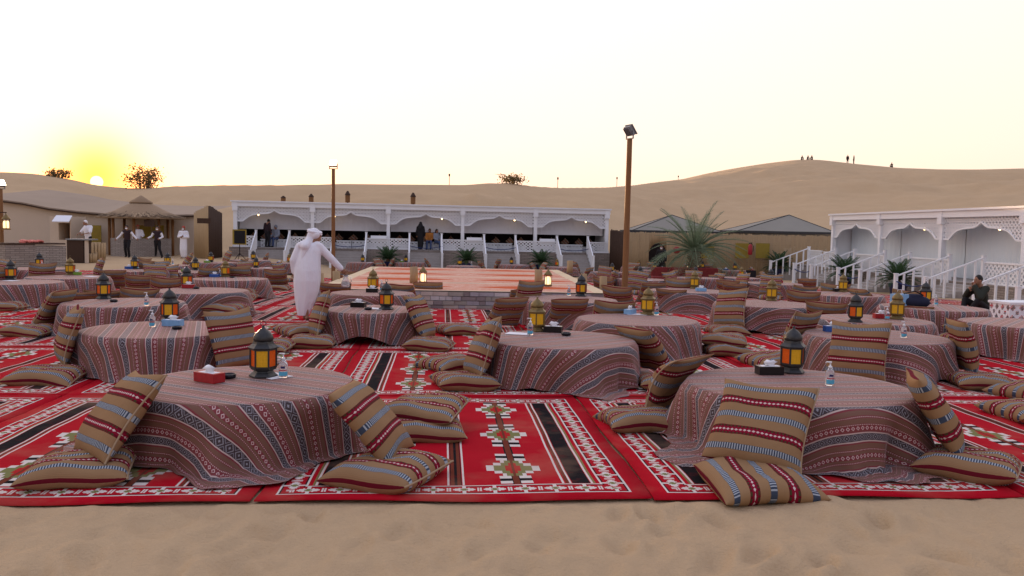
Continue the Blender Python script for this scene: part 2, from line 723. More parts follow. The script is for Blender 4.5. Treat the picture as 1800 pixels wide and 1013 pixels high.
M['sand'] = mat_sand()
M['rug'] = mat_rug()
M['cloth'] = mat_cloth()
M['cushion'] = mat_cushion()
M['stagerug'] = mat_stagerug()
M['white'] = plain('white_paint', (0.80, 0.82, 0.85), 0.5, 0.05, 2.0)
M['fret'] = mat_fret('white_fretwork', (0.80, 0.82, 0.85), 0.19)
M['fret_big'] = mat_fret('white_fretwork_large', (0.80, 0.82, 0.85), 0.22)
M['blind'] = plain('white_blind_fabric', (0.72, 0.73, 0.78), 0.8, 0.05, 1.0)
M['clearblind'] = plain('pale_curtain', (0.68, 0.76, 0.83), 0.35, 0.06, 0.8)
M['dark'] = plain('dark_parts_and_shade', (0.025, 0.018, 0.018), 0.9, 0.3)  # near-black for dark fittings, also paints the shade of open interiors
M['stone'] = mat_stone('ledger_stone', (0.36, 0.31, 0.28), (0.24, 0.20, 0.18))
M['stone_pale'] = mat_stone('pale_ledger_stone', (0.42, 0.38, 0.35), (0.32, 0.28, 0.26), 0.25, 0.07)
M['tread'] = plain('stair_stone', (0.36, 0.33, 0.31), 0.85, 0.2, 5)
M['pole'] = mat_wood('pole_wood', (0.16, 0.075, 0.03), (0.30, 0.15, 0.06))
M['stub'] = mat_wood('stub_wood', (0.30, 0.20, 0.10), (0.45, 0.32, 0.18))
M['bamboo'] = mat_wood('bamboo_cane', (0.30, 0.20, 0.105), (0.54, 0.39, 0.22), 2.0)
M['darkwood'] = mat_wood('dark_wood', (0.035, 0.02, 0.014), (0.075, 0.04, 0.025))
M['thatch'] = mat_wood('thatch_straw', (0.20, 0.13, 0.075), (0.36, 0.25, 0.15), 2.0)
M['straw_dark'] = plain('dark_straw', (0.10, 0.065, 0.04), 0.95, 0.2)
M['straw_pale'] = plain('pale_straw', (0.40, 0.28, 0.17), 0.95, 0.2)
M['canvas'] = plain('beige_canvas', (0.55, 0.45, 0.35), 0.9, 0.08, 0.7)
M['canvasroof'] = plain('sand_canvas_roof', (0.34, 0.26, 0.19), 0.9, 0.1, 0.8)
M['tent'] = plain('grey_tent_canvas', (0.25, 0.235, 0.20), 0.85, 0.1, 0.8)
M['tenttrim'] = plain('dark_tent_trim', (0.05, 0.05, 0.05), 0.85)
M['yellow'] = plain('yellow_panel', (0.29, 0.21, 0.03), 0.7, 0.2)
M['metal'] = plain('dark_lantern_metal', (0.055, 0.055, 0.055), 0.45, 0.4, 30, 0.7, bump=0.3)
M['brass'] = plain('aged_brass', (0.20, 0.14, 0.06), 0.45, 0.4, 30, 0.8, bump=0.3)
M['amber'] = mat_pane('amber_glass', (0.80, 0.47, 0.03), 0.07)
M['orange'] = mat_pane('orange_glass', (0.80, 0.15, 0.02), 0.07)
M['lampglow'] = mat_emit('lamp_bulb', (1.0, 0.66, 0.30), 1.6)
M['candle'] = mat_emit('candle_glow', (1.0, 0.68, 0.36), 0.4)
M['flood'] = mat_emit('floodlight_face', (1.0, 0.88, 0.5), 2.0)
M['grey'] = plain('grey_metal', (0.22, 0.23, 0.24), 0.5, 0.1, 8, 0.5)
M['pot'] = plain('blue_glazed_pot', (0.018, 0.022, 0.085), 0.3, 0.2)
M['blue'] = plain('blue_rope', (0.02, 0.04, 0.14), 0.8)
M['cycad'] = mat_leaf('cycad_leaf', (0.018, 0.045, 0.018), (0.05, 0.10, 0.04))
M['palm'] = mat_leaf('date_palm_leaf', (0.09, 0.14, 0.08), (0.20, 0.26, 0.15))
M['bush'] = mat_leaf('bush_leaf', (0.08, 0.065, 0.03), (0.15, 0.11, 0.045))
M['trunk'] = mat_wood('palm_trunk', (0.10, 0.06, 0.035), (0.20, 0.13, 0.08))
M['skin'] = plain('skin', (0.30, 0.15, 0.09), 0.55, 0.08)
M['hair'] = plain('dark_hair', (0.015, 0.011, 0.010), 0.6, 0.3, 40)
def mat_cotton():
    m = Mat('white_cotton', 0.85, 0.15)
    mp_ = m.node('ShaderNodeMapping')
    mp_.inputs['Scale'].default_value = (6.0, 6.0, 1.1)
    m.nt.links.new(m.coord(), mp_.inputs['Vector'])
    n = m.noise(1.6, 4, 0.55, mp_.outputs[0])
    m.base(m.mix(n, (0.76, 0.75, 0.80), (0.81, 0.80, 0.85)))
    m.bump(n, 0.55, 0.07)
    return m.m


M['thobe'] = mat_cotton()
M['blackcloth'] = plain('black_cloth', (0.012, 0.011, 0.013), 0.85, 0.3)
M['vest'] = plain('dark_vest', (0.03, 0.014, 0.018), 0.8, 0.3)
M['greycloth'] = plain('grey_blue_cloth', (0.28, 0.31, 0.38), 0.85)
M['orangecloth'] = plain('orange_cloth', (0.55, 0.22, 0.05), 0.85)
M['denim'] = plain('denim', (0.07, 0.10, 0.20), 0.85)
M['olive'] = plain('olive_jacket', (0.025, 0.028, 0.020), 0.85)
M['redcap'] = plain('red_cloth', (0.40, 0.04, 0.03), 0.8)
M['plastic'] = plain('white_plastic', (0.78, 0.78, 0.80), 0.35, 0.02)
M['clear'] = mat_clear('clear_plastic')
M['gel'] = plain('blue_label', (0.10, 0.42, 0.60), 0.4, 0.05)
M['navylabel'] = plain('navy_label', (0.02, 0.02, 0.10), 0.4)
M['navycloth'] = plain('navy_cloth', (0.012, 0.015, 0.04), 0.8)
M['redlabel'] = plain('red_label', (0.45, 0.03, 0.05), 0.4)
M['redbox'] = plain('red_tissue_box', (0.36, 0.015, 0.02), 0.45, 0.35, 30)
M['bluebox'] = plain('blue_tissue_box', (0.03, 0.09, 0.32), 0.45, 0.2, 30)
M['ltbluebox'] = plain('light_blue_tissue_box', (0.22, 0.42, 0.66), 0.45, 0.2, 30)
M['greenbox'] = plain('green_tissue_box', (0.18, 0.32, 0.04), 0.45, 0.2, 30)
M['blackbox'] = plain('black_lacquer_box', (0.012, 0.010, 0.010), 0.3, 0.3)
M['tissue'] = plain('white_tissue', (0.80, 0.80, 0.82), 0.9, 0.02)
M['ash'] = plain('black_glass_ashtray', (0.010, 0.010, 0.016), 0.12, 0.1)
M['meat'] = plain('raw_meat', (0.62, 0.16, 0.12), 0.5, 0.4, 14)
M['piping'] = plain('pale_piping', (0.36, 0.25, 0.15), 0.9, 0.1)
M['extinguisher'] = plain('red_enamel', (0.35, 0.02, 0.03), 0.35)
M['pattern'] = plain('maroon_sofa_cloth', (0.20, 0.03, 0.03), 0.9, 0.4, 9)


# ------------------------------------------------------------------ terrain: camp floor and dunes, one sheet
CREST = [(-500, 318, 95), (-200, 306, 95), (0, 302, 95), (60, 305, 95), (130, 316, 95), (165, 325, 95), (200, 328, 95), (222, 330.5, 94), (262, 331, 92),
         (300, 327, 90), (400, 325, 88), (500, 325, 86), (600, 323, 85), (700, 324, 85), (820, 325, 85), (860, 321.5, 85), (900, 322, 86),
         (935, 327, 88), (980, 330, 90), (1060, 329.5, 96), (1110, 326, 105), (1200, 315, 130), (1250, 303.5, 145), (1300, 294.5, 158), (1350, 287, 170),
         (1400, 281.5, 180), (1440, 281.5, 180), (1500, 288.5, 178), (1580, 296, 174), (1650, 298.5, 172), (1720, 299, 170), (1800, 297, 168), (2000, 300, 160), (2300, 315, 150)]
_ca, _cz, _cr = [], [], []
for px_, py_, rr in CREST:
    d_ = ray(px_, py_)
    hd = math.hypot(d_.x, d_.y)
    _ca.append(math.atan2(d_.x, d_.y))
    _cr.append(rr)
    _cz.append(CAMZ + d_.z / hd * rr)
_ca, _cz, _cr = map(np.array, (_ca, _cz, _cr))
_fa = np.linspace(_ca[0], _ca[-1], 900)
_kz = np.exp(-np.linspace(-2.2, 2.2, 21) ** 2)
_kz /= _kz.sum()


def _soft(v):
    f_ = np.interp(_fa, _ca, v)
    return np.convolve(np.pad(f_, 10, 'edge'), _kz, 'valid')


_cz, _cr = _soft(_cz), _soft(_cr)
_ca = _fa
_nr = np.random.default_rng(11)


def waves(x, y, wl, n=14):
    """smooth random field, about unit size, of wavelength wl"""
    out = np.zeros_like(x)
    for _ in range(n):
        a = _nr.uniform(0, 2 * np.pi)
        k = 2 * np.pi / (wl * _nr.uniform(0.6, 1.7))
        out += np.sin(k * (x * np.cos(a) + y * np.sin(a)) + _nr.uniform(0, 6.28))
    return out / math.sqrt(n / 2)


RUG_O = G(1150, 881)
_far = G(1011, 700)
RUG_V = Vector((-122.0 / F, 1.0, 0)).normalized()
RUG_U = Vector((RUG_V.y, -RUG_V.x, 0))
RW, RL = 2.58, 3.28


def crest_pt(px, dz=0.0, back=0.0):
    """a point on the dune crest in the direction of pixel column px"""
    d = ray(px, 300)
    az = math.atan2(d.x, d.y)
    r_c = float(np.interp(az, _ca, _cr)) - back
    return Vector((r_c * math.sin(az), r_c * math.cos(az), float(np.interp(az, _ca, _cz)) + dz))


def make_terrain():
    fine = np.linspace(R_(-42), R_(42), 440)
    coarse_r = np.linspace(R_(42), R_(318), 70)[1:-1]
    az = np.concatenate([fine, coarse_r])
    nr = 620
    r = 1.2 * (420 / 1.2) ** (np.linspace(0, 1, nr))
    A, Rr = np.meshgrid(az, r)
    X, Y = Rr * np.sin(A), Rr * np.cos(A)
    Aw = np.where(A > math.pi, A - 2 * math.pi, A)
    cz = np.interp(Aw, _ca, _cz)
    cr = np.interp(Aw, _ca, _cr)
    rb = np.interp(Aw, [R_(-40), R_(-33), R_(-18), R_(-8), R_(8), R_(16), R_(22), R_(30), R_(40)], [66, 64, 60, 59, 60, 60, 54, 44, 40])
    Z = gz(X, Y)
    t = (Rr - rb) / (cr - rb)
    tc = np.clip(t, 0, 1)
    f = 0.5 * tc + 0.5 * np.sin(tc * np.pi / 2)
    f = f * sstep(-0.02, 0.12, t)
    front = np.cos(np.clip(np.abs(Aw) - R_(45), 0, R_(60)) * 1.5) ** 2
    Z = Z + (cz - Z) * f * front
    over = np.clip(t - 1, 0, 3)
    Z = Z - over * (cr - rb) * 0.16 * front
    # relief: dune undulation, camp sand, trodden foreground
    dn = sstep(0.05, 0.5, t) * (1 - sstep(0.50, 0.92, t))
    Z = Z + dn * (0.35 * waves(X, Y, 22) + 0.12 * waves(X, Y, 6) + 0.05 * waves(X, Y, 2.5))
    # rug field in rug coordinates
    du = (X - RUG_O.x) * RUG_U.x + (Y - RUG_O.y) * RUG_U.y
    dv = (X - RUG_O.x) * RUG_V.x + (Y - RUG_O.y) * RUG_V.y
    wob = 0.05 * waves(X, Y, 1.3) + 0.03 * waves(X, Y, 0.5)
    near = 1 - sstep(-0.14, 0.03, dv + 0.6 * wob)
    Z = Z + near * (0.010 + 0.013 * waves(X, Y, 1.2) + 0.006 * waves(X, Y, 0.45) + 0.0035 * waves(X, Y, 0.16)) - (1 - near) * 0.012
    # footprints
    dents = np.zeros_like(Z)
    g = _nr
    for _ in range(300):
        cx, cy = g.uniform(-4.6, 4.6), g.uniform(2.6, 5.15)
        a = g.uniform(-0.8, 0.8) + (math.pi if g.random() < .5 else 0)
        lx, ly = g.uniform(0.05, 0.085), g.uniform(0.12, 0.19)
        m = (np.abs(X - cx) < 0.5) & (np.abs(Y - cy) < 0.5)
        xx, yy = X[m] - cx, Y[m] - cy
        p = (xx * math.cos(a) + yy * math.sin(a)) / lx
        q = (-xx * math.sin(a) + yy * math.cos(a)) / ly
        d2 = p * p + q * q
        dents[m] += g.uniform(0.4, 1.0) * (-0.036 * np.exp(-d2 * 1.2) + 0.013 * np.exp(-(np.sqrt(d2) - 1.5) ** 2 * 3.0))
    Z = Z + dents * near
    n_az = len(az)
    verts = np.stack([X, Y, Z], -1).reshape(-1, 3)
    i = np.arange(nr - 1)[:, None] * n_az
    j = np.arange(n_az)[None, :]
    j2 = (j + 1) % n_az
    quads = np.stack([i + j, i + n_az + j, i + n_az + j2, i + j2], -1).reshape(-1, 4)[:, ::-1]
    me = bpy.data.meshes.new('sand_ground')
    me.vertices.add(len(verts) + 1)
    me.vertices.foreach_set('co', np.concatenate([verts, [[0, 0, float(Z[0].mean())]]]).ravel())
    ctr = len(verts)
    tri = np.stack([np.full(n_az, ctr), (np.arange(n_az) + 1) % n_az, np.arange(n_az)], -1)
    nl = quads.size + tri.size
    me.loops.add(nl)
    me.loops.foreach_set('vertex_index', np.concatenate([quads.ravel(), tri.ravel()]).astype(np.int32))
    npoly = len(quads) + len(tri)
    me.polygons.add(npoly)
    ls = np.concatenate([np.arange(len(quads)) * 4, quads.size + np.arange(len(tri)) * 3]).astype(np.int32)
    me.polygons.foreach_set('loop_start', ls)
    me.polygons.foreach_set('use_smooth', np.ones(npoly, dtype=bool))
    me.update(calc_edges=True)
    me.validate()
    me.materials.append(M['sand'])
    # normals up
    if me.polygons[0].normal.z < 0:
        me.flip_normals()
    o = link('sand_ground', me)
    structure(o)
    return o


terrain = make_terrain()
sun_p = ray(170, 320).normalized() * 1400 + Vector((0, 0, CAMZ))
sm_ = bpy.data.materials.new('setting_sun')
sm_.use_nodes = True
sn_ = sm_.node_tree.nodes['Principled BSDF']
sn_.inputs['Base Color'].default_value = (0, 0, 0, 1)
sn_.inputs['Emission Color'].default_value = (1.0, 0.60, 0.22, 1)
sn_.inputs['Emission Strength'].default_value = 0.9
sb_ = bmesh.new()
bmesh.ops.create_uvsphere(sb_, u_segments=32, v_segments=16, radius=9.0)
sme = bpy.data.meshes.new('sun_disc')
sb_.to_mesh(sme)
sme.materials.append(sm_)
sun_o = link('sun_disc', sme)
sun_o.location = sun_p
structure(sun_o)

# ------------------------------------------------------------------ rugs
ORD = ['first', 'second', 'third', 'fourth', 'fifth', 'sixth', 'seventh', 'eighth', 'ninth', 'tenth', 'eleventh', 'twelfth', 'thirteenth', 'fourteenth', 'fifteenth', 'sixteenth']
STAGE_FL, STAGE_FR = None, None


def make_rugs():
    rows = []
    for j in range(10):
        row = []
        for i in range(-9, 10):
            c = RUG_O + RUG_U * (RW * (i + 0.5)) + RUG_V * (RL * (j + 0.5))
            if abs(c.x) > 0.66 * c.y + 1.6 or c.x > 15.2 - 1.3:
                continue
            if c.x < -10 and c.y > 31 or c.y > 38:
                continue
            if j >= 4 and -4.2 < c.x < 1.6 and 20.2 < c.y < 27.5:
                continue        # wholly under the stage
            row.append((i, c))
        rows.append(row)
    for j, row in enumerate(rows):
        for k, (i, c) in enumerate(row):
            mb = MB()
            nu, nv = (16, 20) if j < 3 else (4, 5)
            uv = []
            rr = random.Random(i * 31 + j)
            ph = [rr.uniform(0, 6.28) for _ in range(6)]
            o0 = RUG_O + RUG_U * (RW * i + 0.01) + RUG_V * (RL * j + 0.01)
            top = []
            for b in range(nv + 1):
                for a in range(nu + 1):
                    u, v = 2.56 * a / nu, 3.26 * b / nv
                    eu = 0.012 * math.sin(v * 3 + ph[0]) if a in (0, nu) else 0
                    ev = 0.018 * math.sin(u * 2.6 + ph[1]) if b in (0, nv) else 0
                    p = o0 + RUG_U * (u + eu) + RUG_V * (v + ev)
                    z = float(gz(p.x, p.y)) + 0.019 + 0.005 * math.sin(u * 4.1 + ph[2]) * math.sin(v * 3.3 + ph[3]) + 0.003 * math.sin(v * 9 + 2 * math.sin(u * 2 + ph[5]) + ph[4])
                    top.append((p.x, p.y, z))
                    uv.append((u, v))
            n = len(top)
            vs = top + [(x, y, z - 0.010) for x, y, z in top]
            fs = []
            wd = nu + 1
            for b in range(nv):
                for a in range(nu):
                    q = b * wd + a
                    fs.append((q, q + 1, q + 1 + wd, q + wd))
            ring = [a for a in range(wd)] + [b * wd + nu for b in range(1, nv + 1)] + [nv * wd + a for a in range(nu - 1, -1, -1)] + [b * wd for b in range(nv - 1, 0, -1)]
            for q in range(len(ring)):
                a, b = ring[q], ring[(q + 1) % len(ring)]
                fs.append((a, a + n, b + n, b))
            mb.add(vs, fs)
            mb.uv = uv + uv
            o = mb.build('rug', M['rug'], None, True)
            where = 'front row by the bare sand' if j == 0 else ORD[j] + ' row back from the sand'
            tag(o, 'red woven rug with diamond motifs, %s, %s from the left' % (where, ORD[min(k, 15)]), 'rug', 'red rugs laid edge to edge')


make_rugs()


# ------------------------------------------------------------------ stage
def make_stage():
    fl, fr = G(566, 546), G(1076, 553)
    yf = (fl.y + fr.y) / 2
    x0, x1 = -4.35, 2.15
    y0, y1 = 18.3, 29.0
    root = empty('stage', ((x0 + x1) / 2, y0, -0.02), R_(3.0))
    tag(root, 'low square stage clad in grey stone blocks with faded rugs on top', 'stage')
    wd = x1 - x0
    dp = y1 - y0
    H = 0.40
    MB().box(-wd / 2 + .03, wd / 2 - .03, .03, dp - .03, -0.5, H - 0.012).build('core', M['tread'], root)
    rs = random.Random(3)
    cols = []
    for k in range(5):
        b = (0.85, 1.1, 1.35, 1.6, 1.9)[k]
        cols.append(plain('stage_block_%s' % 'abcde'[k], tuple(v * b for v in ((0.30, 0.25, 0.25), (0.30, 0.27, 0.24), (0.27, 0.25, 0.27), (0.31, 0.26, 0.23), (0.29, 0.27, 0.27))[k]), 0.9, 0.25, 6, bump=0.6))
    bmesh_cache = {}

    def block(L, mi):
        key = (round(L, 2), mi)
        if key not in bmesh_cache:
            mb = MB()
            g = 0.012
            mb.box(0, L, 0, .08, 0, .088)
            mb.v = [(x + (g if 0 < i % 4 < 3 else 0) * 0, y, z) for i, (x, y, z) in enumerate(mb.v)]
            me = mb.mesh('block', cols[mi])
            bmesh_cache[key] = me
        return bmesh_cache[key]
    for row in range(5):
        z = H - 0.012 - 0.1 * (row + 1)
        for face in ('front', 'left', 'right'):
            span = wd if face == 'front' else 4.0
            x = -rs.uniform(0, 0.2)
            while x < span:
                L = rs.choice([0.14, 0.20, 0.27, 0.34])
                a, b = max(0, x), min(span, x + L - 0.014)
                if b - a > 0.05:
                    o = link('stone_block', block(round(b - a, 2), rs.randrange(5)), root)
                    pr = rs.uniform(0, 0.03)
                    if face == 'front':
                        o.location = (-wd / 2 + a, -0.012 - pr, z)
                    elif face == 'left':
                        o.rotation_euler = (0, 0, -math.pi / 2)
                        o.location = (-wd / 2 - 0.012 - pr, a + (b - a), z)
                    else:
                        o.rotation_euler = (0, 0, math.pi / 2)
                        o.location = (wd / 2 + 0.012 + pr, a, z)
                x += L
    # rugs on the platform
    n = 4
    pl = ['nearest the front edge', 'second from the front edge', 'third from the front edge', 'at the far edge']
    for k in range(n):
        mb = MB()
        uv = []
        vs, fs = [], []
        nu, nv = 24, 8
        ww, dd = wd + 0.04, dp / n
        for b in range(nv + 1):
            for a in range(nu + 1):
                u, v = a / nu, b / nv
                vs.append((-ww / 2 + ww * u, dd * k - 0.03 + (dd - 0.02) * v, H + 0.004 + 0.004 * math.sin(u * 25 + k) * math.sin(v * 7 + k) + 0.003 * k % 0.006))
                uv.append((6.3 * u, 2.7 * v))
        for b in range(nv):
            for a in range(nu):
                q = b * (nu + 1) + a
                fs.append((q, q + 1, q + nu + 2, q + nu + 1))
        mb.add(vs, fs)
        mb.uv = uv
        o = mb.build('stage_rug', M['stagerug'], None, True)
        o.matrix_world = Matrix.Translation(root.location) @ Matrix.Rotation(R_(3.0), 4, 'Z')
        tag(o, 'faded cream and orange rug lying on the stage, ' + pl[k], 'rug', 'rugs on the stage')
    return root


stage = make_stage()


# ------------------------------------------------------------------ cushions
CW, CH, CT = 0.68, 0.70, 0.205


def cushion_mesh(seed, bend=0.0, fat=1.0, twist=0.0):
    r = random.Random(seed)
    n = 16
    ph = [r.uniform(0, 6.28) for _ in range(8)]
    amp = r.uniform(0.8, 1.5)
    dent = (r.uniform(-.5, .5), r.uniform(-.4, .5), r.uniform(.010, .026))

    def pt(a, b, sgn):
        x = CW / 2 * a * (1 - 0.075 * (1 - b * b) * abs(a) ** 2)
        y = CH / 2 * b * (1 - 0.075 * (1 - a * a) * abs(b) ** 2)
        prof = max(0.0, (1 - abs(a) ** 3.4) * (1 - abs(b) ** 3.4)) ** 0.5
        z = sgn * CT / 2 * fat * prof
        z += amp * 0.010 * math.sin(3.1 * a + ph[0]) * math.sin(2.7 * b + ph[1]) + amp * 0.006 * math.sin(7 * a + ph[2]) * math.sin(6 * b + ph[3]) * prof
        z -= sgn * dent[2] * prof * math.exp(-((a - dent[0]) ** 2 + (b - dent[1]) ** 2) * 5)
        z += amp * .004 * prof * math.sin(15 * a + 4 * b + ph[4]) * math.sin(9 * b + ph[5])
        x += .012 * amp * math.sin(2.2 * b + ph[6]) * abs(a)
        y += .012 * amp * math.sin(2.5 * a + ph[7]) * abs(b)
        # soft creases running in from the corners
        z -= sgn * 0.008 * prof * math.exp(-((abs(a) - abs(b)) * 7) ** 2) * (a * a + b * b)
        uvp = (CW / 2 * a, CH / 2 * b)
        z += twist * a * b * 0.05
        if abs(bend) > 1e-3:
            k = bend / CH
            ang = k * y
            y2 = math.sin(ang) / k - z * math.sin(ang)
            z2 = -(1 - math.cos(ang)) / k + z * math.cos(ang)
            y, z = y2, z2
        return (x, y, z), uvp
    vs, uv, fs = [], [], []
    idx = {}
    for sgn in (1, -1):
        for j in range(n + 1):
            for i in range(n + 1):
                brd = i in (0, n) or j in (0, n)
                if brd and sgn < 0:
                    idx[(i, j, -1)] = idx[(i, j, 1)]
                    continue
                # denser rows near the rim
                a = math.sin((i / n - 0.5) * math.pi)
                b = math.sin((j / n - 0.5) * math.pi)
                p, q = pt(a, b, sgn)
                idx[(i, j, sgn)] = len(vs)
                vs.append(p)
                uv.append(q)
    for sgn in (1, -1):
        for j in range(n):
            for i in range(n):
                f = (idx[(i, j, sgn)], idx[(i + 1, j, sgn)], idx[(i + 1, j + 1, sgn)], idx[(i, j + 1, sgn)])
                fs.append(f if sgn > 0 else f[::-1])
    mb = MB()
    mb.add(vs, fs)
    mb.uv = uv
    me = mb.mesh('cushion', M['cushion'], True)
    tb = MB()
    line = [Vector(vs[idx[(n, j, 1)]]) for j in range(n + 1)]
    tb.tube(line, 0.008, 5)
    tm = tb.mesh('piping', M['piping'], True)
    return me, tm


CV_ALL = [cushion_mesh(s, b, f, t) for s, b, f, t in ((6, 0.4, 1.1, .5), (7, .15, .9, -.5), (8, .3, 1.0, 0.1), (1, 0.12, 1.0, 0.2), (2, 0.3, 0.95, -0.3), (3, 0.0, 1.1, 0.4), (4, 0.55, 0.9, 0.2), (5, 0.2, 1.05, -0.4))]
CV = CV_ALL[3:]
CF = [cushion_mesh(s, b, f, t) for s, b, f, t in ((11, 0.0, 0.95, 0.2), (12, -0.10, 1.05, -0.2), (13, 0.06, 1.0, 0.3))]
CBENT = cushion_mesh(21, 1.25, 0.9, 0.2)
NCUSH = [0]


def cushion(loc, rot, var, label, piping=True, scale=(1, 1, 1)):
    me, tm = var
    o = link('cushion', me)
    o.rotation_mode = 'QUATERNION'
    o.rotation_quaternion = rot.to_quaternion() if not hasattr(rot, 'w') else rot
    o.location = loc
    o.scale = scale
    if piping:
        link('piping', tm, o)
    tag(o, label, 'cushion', 'striped floor cushions')
    NCUSH[0] += 1
    return o


TH = 0.47


class Table:
    pass


def side_words(tb, p):
    """which side of the table, seen from the camera"""
    d = Vector((p.x - tb.c.x, p.y - tb.c.y, 0))
    f = Vector((tb.c.x, tb.c.y, 0)).normalized()
    rgt = Vector((f.y, -f.x, 0))
    a = math.degrees(math.atan2(d.dot(f), d.dot(rgt)))
    names = ['right', 'back right', 'back', 'back left', 'left', 'front left', 'front', 'front right']
    return names[int(((a + 22.5) % 360) // 45)]


USED = {}


def uniq(label):
    """keeps wording distinct when two things at one table read alike"""
    USED[label] = USED.get(label, 0) + 1
    if USED[label] == 1:
        return label
    return label + [', upper one', ', outer one', ', further one', ', last one', ', extra one'][min(USED[label] - 2, 4)]


def lean(tb, px, py, z0=0.13, turn=0.0, var=None, tilt=None, roll=0.0, sink=0.0):
    """a cushion standing on its edge against a table; (px, py) is the middle of its foot in the photograph"""
    p = G(px, py, z0)
    d = Vector((tb.c.x - p.x, tb.c.y - p.y, 0))
    rho = d.length
    lo = tb.R + 0.21
    if rho < lo and tilt is None:           # keep its foot clear of the cloth
        p = p - d.normalized() * (lo - rho)
        rho = lo
    phi = math.atan2(d.y, d.x) - math.pi / 2 + turn
    if tilt is None:
        tilt = math.atan2(max(0.02, rho - tb.R - 0.10), TH + 0.02 - z0)
        tilt = min(max(tilt, R_(10)), R_(42))
    rot = Matrix.Rotation(phi, 3, 'Z') @ Matrix.Rotation(roll, 3, 'Y') @ Matrix.Rotation(math.pi / 2 - tilt, 3, 'X')
    up = rot @ Vector((0, 1, 0))
    c = Vector((p.x, p.y, p.z)) + up * (CH / 2 - sink)
    lab = uniq('cushion propped at %s of the %s' % (side_words(tb, p), tb.desc))
    return cushion(c, rot, var or random.choice(CV_ALL), lab)


def flat(tb, px, py, rz=None, level=0, var=None):
    """a cushion lying on the rugs (level 1: on top of another)"""
    h = 0.075 + 0.125 * level
    p = G(px, py, h)
    d = Vector((p.x - tb.c.x, p.y - tb.c.y, 0))
    if d.length < tb.R + 0.40:
        p = p + d.normalized() * (tb.R + 0.40 - d.length)
    if rz is None:
        rz = random.uniform(0, 3.14)
    rot = Euler((R_(random.uniform(-3, 3)), R_(random.uniform(-3, 3)), rz)).to_matrix()
    lab = uniq('cushion lying at %s of the %s' % (side_words(tb, p), tb.desc))
    return cushion(p, rot, var or random.choice(CF), lab, scale=(1, 1, 1.05))


def seat(tb, th, with_flat=True, stack=False):
    """an unmeasured seat at angle th round the table"""
    d = Vector((math.cos(th), math.sin(th), 0))
    lab_p = tb.c + d
    if stack:
        for k in range(2):
            q = tb.c + d * (tb.R + 0.62)
            z = float(gz(q.x, q.y)) + 0.075 + 0.125 * k
            rot = Euler((0, 0, th + random.uniform(-.4, .4))).to_matrix()
            cushion(Vector((q.x + random.uniform(-.06, .06), q.y, z)), rot, random.choice(CF),
                    uniq('cushion lying at %s of the %s' % (side_words(tb, lab_p), tb.desc)), False)
        return
    z0 = 0.13 if with_flat else 0.02
    tilt = R_(random.uniform(16, 32))
    rho = tb.R + 0.13 + math.tan(tilt) * (TH - z0)
    q = tb.c + d * rho
    g = float(gz(q.x, q.y))
    phi = th + math.pi / 2 + random.uniform(-.3, .3)
    rot = Matrix.Rotation(phi, 3, 'Z') @ Matrix.Rotation(random.uniform(-.12, .12), 3, 'Y') @ Matrix.Rotation(math.pi / 2 - tilt, 3, 'X')
    c = Vector((q.x, q.y, g + z0)) + (rot @ Vector((0, 1, 0))) * (CH / 2)
    cushion(c, rot, random.choice(CV_ALL), uniq('cushion propped at %s of the %s' % (side_words(tb, lab_p), tb.desc)), tb.c.y < 20)
    if with_flat:
        q = tb.c + d * (rho + 0.10)
        rot = Euler((0, 0, th + random.uniform(-.5, .5))).to_matrix()
        cushion(Vector((q.x, q.y, float(gz(q.x, q.y)) + 0.075)), rot, random.choice(CF),
                uniq('cushion lying at %s of the %s' % (side_words(tb, lab_p), tb.desc)), False, (1, 1, 0.9))


